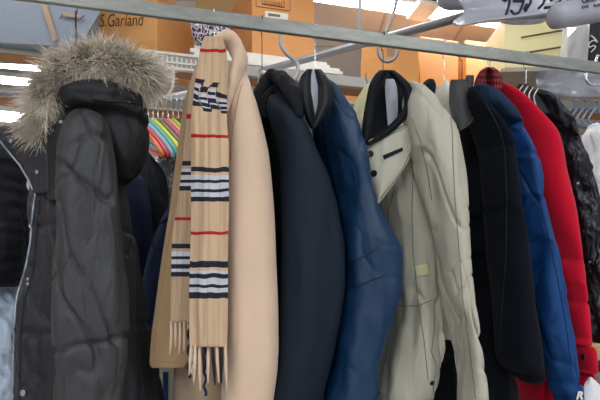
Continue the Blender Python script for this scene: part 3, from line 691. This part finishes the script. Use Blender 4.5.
# ------------------------------------------------------------------ 9 black leather jacket
lj = thing('black_leather_jacket', 'glossy black leather jacket with striped collar, rightmost on the rail', 'jacket', rp(526)-Vector((0, 0, .8)))
hanger(526, 85, 'thin wire hanger of the black leather jacket', M['chrome'], span=.04)
lb = loft('body', [(98, 520, 545, .04), (120, 528, 570, .08), (160, 545, 590, .1), (220, 556, 604, .1), (300, 566, 612, .1), (343, 570, 614, .1)], 1.40, M['blackleather'], lj, seed=41)
lsl = loft('sleeve', [(90, 530, 542, .02), (94, 528, 551, .035), (100, 529, 558, .045), (112, 534, 569, .05), (125, 544, 578, .055), (150, 556, 585.5, .055), (180, 566, 592, .055), (220, 575, 600, .055), (250, 580, 605, .055), (262, 582, 606, .055), (290, 585, 610, .055), (320, 587, 613, .055), (343, 589, 615, .05)], 1.26, M['blackleather'], lj, fold=.008, ff=(20, 14), seed=42)
sheet('collar', [(84, 519, 528), (90, 515, 534), (98, 514, 540), (106, 518, 546), (114, 524, 550)], 1.22, M['leathercollar'], lj, .012, .012, .002, seed=43)
for k in range(4):
    x = 517+k*5
    tube('collar_stripe', [at(x+6, 85+k*1.2, 1.203), at(x+2, 92+k*1.5, 1.2), at(x+4, 102+k*1.5, 1.202)], .0016, M['whiteplastic'], lj, ns=6)
for q in ((578, 183), (590, 262)): disc('snap', lsl, q[0], q[1], .0032, M['snap'])

# ------------------------------------------------------------------ garments behind
def behind(name, label, cat, rows, Y, mat, seed, **kw):
    cx = (rows[-1][1]+rows[-1][2])/2
    t = thing(name, label, cat, Vector(((cx-HX)/F*Y, Y, CZ+(HY-rows[-1][0])/F*Y)))
    o = loft('body', rows, Y, mat, t, seed=seed, **kw); return t, o
t, o = behind('puffer_jacket', 'black quilted puffer jacket at the left edge, behind the parka', 'jacket', [(132, -44, -6, .03), (140, -50, 14, .06), (155, -54, 24, .09), (185, -56, 28, .09), (230, -56, 30, .09), (270, -56, 29, .09), (284, -54, 24, .08), (287, -50, 18, .06)], 1.45, M['bgblack'], 50, seams=[(k, 0) for k in range(150, 290, 14)], puff=.006)
t, o = behind('plastic_bag', 'pale blue shiny plastic bag below the black puffer jacket', 'bag', [(272, -30, 8, .04), (284, -38, 20, .06), (320, -40, 30, .08), (400, -42, 34, .08), (560, -44, 36, .08)], 1.5, M['bag'], 51, fold=.012, ff=(22, 12))
t, o = behind('black_jacket', 'black jacket hanging behind the parka hood', 'jacket', [(148, 134, 146, .03), (158, 122, 156, .06), (175, 116, 166, .08), (220, 112, 168, .08), (300, 110, 170, .08), (352, 108, 170, .08), (358, 112, 164, .06)], 1.5, M['bgblack'], 52)
t, o = behind('navy_jacket', 'navy jacket between parka and camel coat, with a rounded pocket edge', 'jacket', [(205, 170, 178, .03), (215, 162, 186, .05), (235, 154, 196, .06), (260, 148, 200, .06), (300, 142, 196, .06), (326, 141, 180, .05), (334, 146, 168, .03)], 1.3, M['bgblue'], 53)
seam('pocket_piping', o, [(172, 216), (160, 224), (153, 236), (152, 246), (160, 250), (172, 244)], M['bgnavy'], .003)
t, o = behind('navy_trousers', 'dark navy folded garment seen just right of the parka sleeve', 'trousers', [(170, 122, 134, .03), (180, 118, 146, .05), (230, 118, 152, .06), (300, 118, 152, .06), (350, 118, 152, .06), (356, 122, 148, .05)], 1.38, M['bgnavy'], 54)
m, nt, b = base('silver_sequins')
vz = nt.nodes.new('ShaderNodeTexVoronoi'); vz.inputs['Scale'].default_value = 160
nt.links.new(coords(nt), vz.inputs['Vector'])
nt.links.new(mixcol(nt, vz.outputs['Distance'], rgb(120, 128, 140), rgb(205, 208, 214)), b.inputs['Base Color']); b.inputs['Metallic'].default_value = .5; b.inputs['Roughness'].default_value = .3
bump(nt, b, vz.outputs['Distance'], 1, .01); M['sequin'] = m
t, o = behind('sequinned_top', 'glittering silver garment between the coloured hangers and the navy jacket', 'top', [(150, 158, 184, .03), (165, 156, 190, .04), (230, 156, 194, .05), (400, 156, 194, .05)], 1.62, M['sequin'], 55)
t, o = behind('white_shirt', 'white garment hanging at the right edge behind the black leather jacket', 'shirt', [(124, 588, 600, .03), (134, 580, 612, .06), (160, 578, 622, .08), (260, 578, 626, .08), (440, 578, 628, .08)], 1.95, M['whitecloth'], 56, fold=.012)
# darkness of the next row of coats, seen through gaps
cols = ['bgblack', 'bgnavy', 'navydark2']
cx = [214, 258, 300, 345, 392, 440, 486, 530]
lb_ = ['camel coat and navy coat', 'navy coat hood collar', 'navy coat and blue leather jacket', 'blue leather jacket and beige jacket', 'beige jacket', 'beige sleeve and the dark overcoat', 'two dark overcoats', 'blue and red sleeves']
for i, x in enumerate(cx):
    Y = 1.75+.05*i
    behind('stored_coat', 'dark coat of the second row, just behind the '+lb_[i], 'coat', [(120+i*3, x-10, x+6, .03), (132+i*3, x-20, x+20, .07), (160+i*3, x-26, x+26, .09), (420, x-28, x+28, .09)], Y, M[cols[i % 3]], 60+i)
COATS2 = [o for o in bpy.data.objects if o.name.startswith('stored_coat')]
for o in COATS2: o['group'] = 'second row of dark coats'

# ------------------------------------------------------------------ shelving behind
r2 = at(0, 44, 2.0)
def r2p(px): return planept(r2, TH, px, 0)
z2 = r2.z
sh = thing('storage_shelf', 'long beige-grey steel shelf rack behind the coats, holding the cartons', 'shelf', Vector((0, 2.3, 0)))
a, b_ = r2p(-260), r2p(700); a.z = z2; b_.z = z2; Lr = (b_-a).length
box('front_beam', a+Vector((0, 0, -.027)), Lr, .03, .054, M['railpaint2'], sh)
for k, (dn, wd) in enumerate(((.05, .085), (.25, .045), (.45, .1), (.64, .1))):
    box('shelf_slat', a+N*dn+Vector((0, 0, -.02)), Lr, wd, .02, M['card3'] if k in (0, 3) else M['railpaint2'], sh)
for q in (a, b_):
    box('upright_post', Vector((q.x, q.y, 0)), .05, .05, 3.0, M['railpaint2'], sh)
    box('upright_post', Vector((q.x, q.y, 0))+N*.66, .05, .05, 3.0, M['railpaint2'], sh)
    box('side_brace', Vector((q.x, q.y, z2-.05)), .03, .69, .03, M['railpaint2'], sh)
zt = z2+.027
# wire shelf basket strip
wb = thing('wire_basket', 'white perforated wire basket edge beside the parka fur', 'basket', r2p(165)*1)
wb.location.z = zt
for (y0, y1) in ((51.5, 54), (66, 68)):
    A, B = at(142, y0, 2.05), at(200, y0+6.5, 2.12); box('basket_rim', A, (B-A).length, .02, .012, M['whiteplastic'], wb, bv=.001)
A, B = at(142, 60, 2.05), at(200, 66, 2.12)
for k in range(13):
    p = A.lerp(B, k/12); box('basket_wire', p+Vector((0, -.001, -.035)), .006, .006, .07, M['whiteplastic'], wb, bv=0)
box('basket_mid', A, (B-A).length, .008, .008, M['whiteplastic'], wb, bv=0)
# cartons on the shelf
def carton(label, px, py, Y, w, d, h, yaw, mat, tape=True, group='cartons on the shelf', name='cardboard_box'):
    P = at(px, py, Y); t = thing(name, label, 'box', P, group)
    e = Vector((math.cos(yaw), math.sin(yaw), 0)); n = Vector((-math.sin(yaw), math.cos(yaw), 0))
    box('carton_body', P, w, d, h, mat, t, yaw, .004)
    if tape:
        box('packing_tape', P+n*(d*.5-.025)-e*.001+Vector((0, 0, h-.06)), .001, .05, .06, M['tape'], t, yaw, 0)
        box('packing_tape', P+n*(d*.5-.025)+Vector((0, 0, h))-e*.0, w, .05, .001, M['tape'], t, yaw, 0)
        box('packing_tape', P+n*(d*.5-.025)+Vector((0, 0, -.001))-e*.0, w, .05, .001, M['tape'], t, yaw, 0)
    return t, P, yaw
R = math.radians
def left_from_right(px, py, Y, w, yaw):  # bottom left corner px,py given bottom-right
    return at(px, py, Y)-Vector((math.cos(yaw), math.sin(yaw), 0))*w
# box A, marked S.Garland
yaw = R(-8); w = .42; P = left_from_right(157, 58, 2.27, w, yaw)
tA = thing('cardboard_box', 'orange-brown carton with handwritten name above the parka fur', 'box', P, 'cartons on the shelf')
box('carton_body', P, w, .5, .42, M['card'], tA, yaw, .004)
p = planept(P, yaw, 99, 27)
text_on('handwriting', 'S.Garland', p-N*.002, yaw, .062, M['ink'], tA, shear=.1, tilt=R(-3), bold=-.0003, sy=1.5)
for k in range(7):
    q_ = [planept(P, yaw, 88+k*5.6+dx, 37+k*.55+dy)-N*.002 for dx, dy in ((0, 0), (1, 3.6), (2, .4), (3, 3.6), (4.2, 1))]
    tube('handwriting', q_, .0014, M['ink'], tA, ns=4)
# grey box left
yaw = R(5); P = left_from_right(104, 47, 1.98, .75, yaw)
# outlined slanted grey panel flap box
tG = thing('grey_box', 'blue-grey coated carton with brown tape at the top left', 'box', P, None)
e = Vector((math.cos(yaw), math.sin(yaw), 0))
P2 = left_from_right(84, 47, 2.0, .75, yaw)
box('carton_body', P2, .75, .2, .4, M['greybox'], tG, yaw, .004)
fl_pts = [planept(P2, yaw, *q)-N*.003 for q in ((79, 48), (104, 6), (118, -25), (50, -25), (50, 45))]
flatpoly('box_flap', fl_pts, M['greybox'], tG, .006)
flatpoly('tape_strip', [planept(P2, yaw, *q)-N*.014 for q in ((41, 4), (47, 4), (59, 41), (54, 43))], M['tape'], tG, .002)
flatpoly('hand_hole', [planept(P2, yaw, *q)-N*.014 for q in ((60, 20), (64, 15), (64.8, 15.6), (60.8, 20.6))], M['slot'], tG, .002)
flatpoly('hand_hole', [planept(P2, yaw, *q)-N*.014 for q in ((80, 21), (84.4, 16.6), (85.2, 17.2), (80.8, 21.6))], M['slot'], tG, .002)
flatpoly('hand_hole', [planept(P2, yaw, *q)-N*.014 for q in ((64, 14), (80, 17), (79, 20), (63.4, 17.5))], M['tape'], tG, .002)
# paper stack / boards on the beam
st = thing('folded_boards', 'stack of white printed boards lying on the shelf under the labelled carton', 'boards', r2p(260)*1)
A = r2p(190); A.z = zt
for k in range(4):
    box('board', A+N*(.0+.01*k)+E*(.02*(k % 2))+Vector((0, 0, .002+k*.021)), .78-.03*k, .42, .019, M['paper'], st, TH+R(.6*k), .002)
zb = zt+.087
fb = thing('patterned_fabric', 'purple, black and white patterned fabric bundle between the two cartons', 'fabric', at(213, 38, 2.3))
m, nt, b = base('purple_print')
vz = nt.nodes.new('ShaderNodeTexVoronoi'); vz.inputs['Scale'].default_value = 45; nt.links.new(coords(nt), vz.inputs['Vector'])
nt.links.new(ramp(nt, vz.outputs['Distance'], [(0, rgb(30, 26, 34)), (.32, rgb(150, 120, 150)), (.45, rgb(225, 220, 225)), (.62, rgb(60, 52, 62))], 'CONSTANT'), b.inputs['Base Color']); M['purple'] = m
loft('bundle', [(17, 198, 222, .04), (22, 192, 232, .06), (32, 192, 233, .07), (40, 196, 232, .06), (46, 202, 228, .04)], 2.26, M['purple'], fb, fold=.01, ff=(18, 18), seed=70, step=2)
# box B, stamped label
yaw = R(25); P = at(252, 47.5, 2.32); P.z = zb
tB = thing('cardboard_box', 'orange carton with stamped frame and white shipping label, left of the pipe', 'box', P, 'cartons on the shelf')
box('carton_body', P, .36, .5, .42, M['card2'], tB, yaw, .004)
pl = lambda x, y: planept(P, yaw, x, y)
nb_ = Vector((math.sin(yaw), -math.cos(yaw), 0))*.002
flatpoly('shipping_label', [pl(265, 11)+nb_, pl(288, 14)+nb_, pl(288, 20)+nb_, pl(265, 17.5)+nb_], M['paper'], tB, .001)
flatpoly('label_print', [pl(268, 13.4)+nb_*2, pl(280, 15)+nb_*2, pl(280, 17.5)+nb_*2, pl(268, 16)+nb_*2], M['seambeige'], tB, .001)
def inkline(pts, r=.0018, name='stamped_frame', mt='ink', par=None): tube(name, [q+nb_ for q in pts], r, M[mt], par or tB, ns=4, smooth=False)
inkline([pl(256, -22), pl(256, 6.5), pl(290, 11), pl(290, -18)])
inkline([pl(262, -6), pl(262, 4), pl(284, 7.5), pl(284, -3), pl(262, -6)], .0028)
for k in range(9): inkline([pl(264.5+k*2.1, 0.5+k*.3), pl(264.5+k*2.1, 3.6+k*.33)], .0016, 'stamped_print')
# pale box behind left of box B
tC, P, yw = carton('pale open carton behind the patterned fabric', 196, 40, 2.75, .34, .35, .4, R(10), M['cardpale'])
for o in list(tC.children): pass
# cartons on a farther shelf, right
fs_ = thing('storage_shelf', 'farther steel shelf behind, hidden by coats, carrying the orange cartons on the right', 'shelf', Vector((1, 3.3, 0)))
zf = 2.12
A0 = Vector((.1, 2.75, 0))
box('shelf_deck', A0+Vector((0, 0, zf-.03)), 2.6, .7, .03, M['railpaint2'], fs_)
for k in (0, 1):
    for d in (0, .66): box('upright_post', A0+E*(2.56*k)+N*d, .04, .04, zf-.03, M['railpaint2'], fs_)
def carton2(label, px, Y, w, d, z0, h, yaw, mat):
    P = at(px, 0, Y); P.z = z0
    t = thing('cardboard_box', label, 'box', P, 'orange cartons on the farther shelf')
    box('carton_body', P, w, d, h, mat, t, yaw, .004)
    e = Vector((math.cos(yaw), math.sin(yaw), 0)); n = Vector((-math.sin(yaw), math.cos(yaw), 0))
    box('packing_tape', P+e*(w*.44)-n*.001+Vector((0, 0, h*.72)), .05, .001, h*.28, M['tape'], t, yaw, 0)
    return t
carton2('orange carton behind the beige jacket collar, tilted towards the pipe', 342, 3.0, .52, .3, zf, .42, R(-4), M['card2'])
carton2('pale orange carton on top of the tilted one behind the beige jacket', 362, 3.0, .37, .28, zf+.422, .26, R(-6), M['card'])
carton2('orange carton above the leather-lapelled coat', 420, 3.16, .30, .33, zf, .46, TH, M['card'])
carton2('orange carton stacked above the leather-lapelled coat, touching the pipe', 420, 3.16, .30, .33, zf+.462, .38, TH, M['card2'])
carton2('orange carton just left of the cream crate', 466, 3.28, .36, .3, zf, .44, TH, M['card2'])
carton2('orange carton on top of another, just left of the cream crate', 466, 3.28, .35, .3, zf+.442, .44, TH, M['card2'])
# cream crate on grey board
yaw = R(-2)
Pc = at(505, 68, 2.6)
bd = thing('grey_board', 'grey shelf board under the cream slotted crate', 'shelf', Pc)
box('board', Pc+Vector((-.02, .0, -.022)), .9, .42, .02, M['railpaint2'], bd, yaw, .002)
for x in (0.05, .82): box('board_post', Pc+Vector((x, .36, -Pc.z)), .03, .03, Pc.z-.022, M['railpaint2'], bd, yaw, .002)
cr = thing('plastic_crate', 'cream plastic crate with long slots at the upper right', 'crate', Pc)
def tp(x, y): return planept(Pc, yaw, x, y)
cw = (tp(568, 60)-Pc).length
box('crate_body', Pc, cw, .35, .30, M['creamcrate'], cr, yaw, .006)
for (x0, y0, x1, y1) in ((521, 37, 566, 29), (521, 53, 563, 46)):
    q0, q1 = tp(x0, y0), tp(x1, y1); dn = Vector((math.sin(yaw), -math.cos(yaw), 0))*.0035
    flatpoly('slot', [q0+dn, q1+dn, q1+dn+Vector((0, 0, -.011)), q0+dn+Vector((0, 0, -.009))], M['slot'], cr, .003)
    flatpoly('slot_rib', [q0+dn+Vector((0, 0, -.011)), q1+dn+Vector((0, 0, -.013)), q1+dn+Vector((0, 0, -.02)), q0+dn+Vector((0, 0, -.018))], M['creamcrate'], cr, .003)
sheet('hanging_film', [(20, 563, 590), (40, 562, 589), (55, 560, 588), (66, 562, 586)], 2.35, M['filmthin'], None, .002, .01, .01, (18, 9), seed=71)
o = bpy.data.objects['hanging_film']; tag(o, 'clear wrinkled plastic film hanging over the right side of the cream crate', 'plastic film')
db = thing('black_carton', 'dark box with white scrawl at the right edge beside the cream crate', 'box', at(588, 60, 2.5))
Pd = at(588, 63, 2.5); box('carton_body', Pd, .3, .3, .26, M['bgblack'], db, R(-3), .003)
pts = [at(591+math.sin(k*1.3)*4+k*.4, 50-k*1.6+math.cos(k*2)*2, 2.47) for k in range(9)]
tube('white_scrawl', pts, .003, M['whiteplastic'], db, ns=5)
# bunched film below the board
o = sheet('bunched_film', [(70, 540, 612), (78, 536, 614), (90, 538, 614), (97, 546, 612)], 1.85, M['film'], None, .03, .03, .03, (8, 26), nu=50, seed=72)
tag(o, 'greyish bunched plastic film hanging below the crate board at right', 'plastic film')
# film rolls with writing, top right
fr2 = thing('film_roll', 'large translucent plastic roll with black handwriting at the upper right', 'plastic roll', at(520, 5, 1.5))
ro = sheet('film_wrap', [(-34, 448, 640), (-10, 452, 640), (2, 458, 640), (10, 464, 640), (15, 462, 590), (19, 456, 540), (23, 452, 490), (26, 455, 466)], 1.5, M['film'], fr2, .02, .06, .006, (9, 14), nu=60, seed=73)
def strokes(lst, o, mat, r, par):
    for pts in lst: seam('handwriting', o, pts, mat, r, par, lift=.001)
S1 = [[(501, -2), (505, 1), (511, -3)], [(510, -2), (509, 5), (506, 15)],
      [(513, 1), (523, 1)], [(524, -2), (523, 4), (519, 13), (514, 15), (511, 11)],
      [(532, -3), (530, 4), (525, 12)], [(527, 4), (524, 10)],
      [(546, -3), (543, 4), (538, 9)], [(552, 1), (550, -2), (554, -3)], [(556, 2), (558, 5), (553, 7), (544, 8)],
      [(561, -3), (560, 1), (557, 5)], [(569, -3), (567, 2)]]
strokes(S1, ro, M['inkb'], .0042, fr2)
sheet('torn_edge', [(18, 455, 545), (20, 462, 547), (23, 500, 542), (25, 512, 530)], 1.53, M['fixture'], fr2, .01, .02, .008, (20, 30), nu=40, seed=74)
# protruding rolled tube
rt = thing('film_roll', 'rounded clear plastic roll end printed with small black marks, in the top right corner', 'plastic roll', at(580, 15, 1.42))
A = at(549, 17, 1.40); B = at(640, 3, 1.44)
pts = [A, A.lerp(B, .04), A.lerp(B, .12), A.lerp(B, .5), B]
tube('roll', pts, .035, M['film'], rt, ns=24, radii=[.012, .030, .038, .037, .036])
vs_, fs_2 = tube_mesh(smooth_path(pts), .0375, 24); BV['rtb'] = BVHTree.FromPolygons(vs_, fs_2)
class _O: name = 'rtb'
for (x, y, s_) in ((581, 9, 'DOJ'), (593, 7.4, 'RASA')):
    l, nn = hit(_O, x, y)
    if l: text_on('printed_mark', s_, l+nn*.004, 0, .011, M['inkb'], rt, tilt=R(8), bold=.0003)
for (x, y, s_) in ((581, 3, 'OKO'),):
    l, nn = hit(_O, x, y+1)
    if l: text_on('printed_mark', s_, l+nn*.004, 0, .02, M['inkb'], rt, tilt=R(8), bold=.0006)
r4 = thing('film_roll', 'round end of a clear plastic roll above the fluorescent light', 'plastic roll', at(452, 3, 1.6))
tube('roll', [at(441, -2, 1.6), at(444, -1, 1.6), at(460, 0, 1.62), at(520, -10, 1.7)], .03, M['film'], r4, ns=20, radii=[.01, .028, .032, .032])
cv = thing('ceiling_vent', 'dark framed vent at the ceiling beside the long light', 'vent', at(425, 0, 3.0))
Pv = at(421, 6, 2.9); Pv.z = Zc-.11
box('vent_frame', Pv, .14, .2, .109, M['fixture'], cv, TH, .004); box('vent_grille', Pv+E*.02-N*.002+Vector((0, 0, .02)), .1, .1, .07, M['seamd'], cv, TH, 0)

# pipes and hooks
pp = thing('steel_pipe', 'diagonal galvanised pipe passing above the rail towards the plastic rolls', 'pipe', at(370, 42, 2.0))
A = at(262, 71, 2.27); B = at(480, 12, 1.62)
tube('pipe', [A+(A-B)*.05, A, A.lerp(B, .5), B, B+(B-A)*.5], .0165, M['pipe'], pp, ns=16)
th_ = thing('hanging_rod', 'thin pale vertical rod dropping from the ceiling behind the rail', 'rod', at(360, 30, 2.1))
tube('rod', [at(360, 36, 2.1), Vector((at(360, 36, 2.1).x, 2.1, Zc))], .0085, M['fixture'], th_, smooth=False)
# big S hook
sk = tube('s_hook', [at(398, -40, 1.38), at(397, -12, 1.38), at(396, 4, 1.38), at(391, 20, 1.375), at(384, 36, 1.37), at(378.5, 48, 1.36), at(380, 57, 1.355), at(387, 61.5, 1.35), at(395, 58, 1.345), at(398, 50, 1.34)], .0052, M['pipe'])
tag(sk, 'large bent grey metal hook curling below the rail beside the beige jacket', 'hook')
k2 = tube('bent_hook', [at(281, 34, 1.5), at(281, 45, 1.5), at(287, 54, 1.5), at(296, 62, 1.5), at(298, 70, 1.5), at(295, 79, 1.5), at(288, 83, 1.5)], .0065, M['pipe'])
tag(k2, 'bent steel hook between navy coat and blue leather jacket hangers', 'hook')
k3 = tube('bent_hook', [at(173, 66, 1.75), at(173, 78, 1.75), at(172, 88, 1.75), at(167, 97, 1.75), at(164, 101, 1.75)], .0055, M['whiteplastic'])
tag(k3, 'curved white hook beside the parka fur above the coloured hangers', 'hook')
k4 = tube('bent_hook', [at(598, 55, 1.6), at(595, 63, 1.6), at(588, 70, 1.6), at(586, 78, 1.6), at(590, 84, 1.6), at(600, 85, 1.6), at(606, 80, 1.6)], .005, M['chrome'])
tag(k4, 'shiny curved hook at the right edge below the rail', 'hook')

# row of coloured hangers
yh = 1.62
hr = thing('hanging_rail', 'pale rail crowded with hangers between parka and scarf', 'clothes rail', at(170, 100, yh))
A = at(-60, 92, yh); B = at(330, 104, yh)
tube('rail_tube', [A, A.lerp(B, .5), B], .011, M['pipe'], hr, smooth=False)
for q in (A, B): tube('upright_post', [q, Vector((q.x, q.y, 0))], .011, M['pipe'], hr, smooth=False)
tube('side_tube', [at(160, 99, 1.75), at(200, 91, 1.72), at(240, 84, 1.7)], .011, M['fixture'], hr, smooth=False)
hc = [((236, 120, 60), 'orange'), ((226, 60, 66), 'red'), ((160, 190, 215), 'pale blue'), ((70, 190, 170), 'turquoise'), ((236, 226, 80), 'yellow'), ((120, 130, 60), 'olive'), ((190, 80, 130), 'magenta'), ((246, 160, 120), 'peach'), ((170, 220, 60), 'lime green'), ((120, 60, 60), 'maroon'), ((240, 200, 90), 'amber'), ((215, 230, 225), 'white')]
for i, (c_, nm) in enumerate(hc):
    hx = 133+i*5.0
    mt = plain('hanger_'+nm.replace(' ', '_'), c_, .4, 0, .03)
    zq = A.lerp(B, (hx-(-60))/390.)
    neck = at(hx, 120, yh)
    t = thing('plastic_hanger', nm+' plastic hanger in the crowded row between parka and scarf', 'clothes hanger', neck, 'coloured hangers on the pale rail')
    Ay = at(hx, 97.5+.03*i, yh)
    tube('hook', [neck, at(hx, 110, yh), Vector((Ay.x, yh, Ay.z-.03))+Vector((.0, -.013, 0)), Vector((Ay.x, yh-.014, Ay.z)), Vector((Ay.x, yh, Ay.z+.013)), Vector((Ay.x, yh+.013, Ay.z))], .0016, M['chrome'], t, ns=6)
    # arm drops toward the viewer and to the right
    tube('arm', [neck, at(hx+6, 125, yh-.04), at(hx+20, 140, yh-.12), at(hx+29, 153, yh-.17), at(hx+30, 157, yh-.17)], .006, mt, t, ns=8, flat=1.4)
    tube('arm', [neck, at(hx-3, 123, yh+.04), at(hx-6, 130, yh+.14), at(hx-7, 136, yh+.18)], .006, mt, t, ns=8)
    tube('crossbar', [at(hx-7, 136, yh+.18), at(hx+10, 148, yh), at(hx+30, 157, yh-.17)], .004, mt, t, ns=6)
    for kk in range(2):
        q = at(hx+1.5+kk*.2, 112+kk*2, yh-.004)
# blue-grey hangers at right
places = ['first from the black jacket', 'second from the black jacket', 'middle one of the bunch', 'fourth from the black jacket', 'nearest the picture edge']
for i in range(5):
    hx = 574+i*6
    q = r2p(hx); q.z = z2
    y_ = q.y-.02; neck = at(hx, 112, y_)
    t = thing('plastic_hanger', 'blue-grey hanger on the far beam at the right edge, '+places[i], 'clothes hanger', neck, 'blue-grey hangers at right')
    tube('hook', [neck, Vector((neck.x, y_, z2-.02)), Vector((neck.x, y_-.002, z2+.01)), Vector((neck.x, y_+.015, z2+.033)), Vector((neck.x, y_+.04, z2+.029))], .003, M['bluehanger'], t, ns=6)
    tube('arm', [neck, at(hx-2, 108, y_-.06), at(hx-8, 116, y_-.2), at(hx-10, 121, y_-.22), at(hx-6, 124, y_-.2), at(hx+2, 122, y_-.05)], .0055, M['bluehanger'], t, ns=8)

# lower right: carton, dark tray, white tag ; lower left strip
lt = thing('cardboard_box', 'brown carton low at the right edge under the black leather jacket', 'box', at(590, 360, 1.55))
Pq = at(577, 361, 1.55); box('carton_body', Pq, .3, .3, .055, M['cardpale'], lt, R(4), .003); Pq2 = at(577, 344, 1.7)
kt = thing('storage_bench', 'dark low bench under the brown carton at the lower right', 'bench', Vector((Pq.x+.2, 1.7, 0)))
box('bench_top', Vector((Pq.x-.05, 1.5, Pq.z-.03)), .6, .45, .028, M['bgblack'], kt, R(4), .003)
for x in (0, .5):
    for y in (.02, .36): box('leg', Vector((Pq.x-.03+x, 1.52+y+x*.07, 0)), .04, .04, Pq.z-.032, M['bgblack'], kt, R(4), .002)
wt = sheet('paper_tag', [(377, 589, 591.5), (383, 585, 598), (390, 583, 605), (404, 583, 612), (420, 584, 612)], 1.12, M['whitecloth'], None, .004, .01, .003, seed=80)
tag(wt, 'white pointed cloth tag in the lower right corner beside the red cuff', 'tag')
wv = thing('striped_carton', 'white box with a blue stripe low between parka hem and camel coat', 'box', at(165, 420, 1.5))
Pw = at(150, 420, 1.5); box('carton_body', Pw, .13, .2, .24, M['paper'], wv, R(4), .003)
flatpoly('blue_stripe', [planept(Pw, R(4), *q)-N*.003 for q in ((163, 372), (168, 372), (168, 418), (163, 418))], M['blue'], wv, .002)
tb = thing('storage_table', 'low table below the hanging coats carrying the striped carton', 'table', Vector((Pw.x, 1.6, 0)))
box('table_top', Vector((Pw.x-.3, 1.45, Pw.z-.03)), .8, .5, .028, M['railpaint2'], tb, R(4), .003)
for x in (0, .74):
    for y in (.02, .42): box('leg', Vector((Pw.x-.28+x, 1.46+y+x*.07, 0)), .04, .04, Pw.z-.032, M['railpaint2'], tb, R(4), .002)

# ------------------------------------------------------------------ light, world, camera
w = bpy.data.worlds.new('world'); S.world = w; w.use_nodes = True
w.node_tree.nodes['Background'].inputs[0].default_value = (.74, .86, 1, 1); w.node_tree.nodes['Background'].inputs[1].default_value = .62
cam = bpy.data.cameras.new('camera'); co = bpy.data.objects.new('camera', cam); COL.objects.link(co)
co.location = CAM; co.rotation_euler = (math.radians(90), 0, 0)
cam.sensor_width = 36; cam.lens = F/600*36; cam.shift_y = (HY-200)/600
S.camera = co
S.view_settings.view_transform = 'Standard'; S.view_settings.look = 'None'; S.view_settings.gamma = 1
S.view_settings.exposure = 0.15
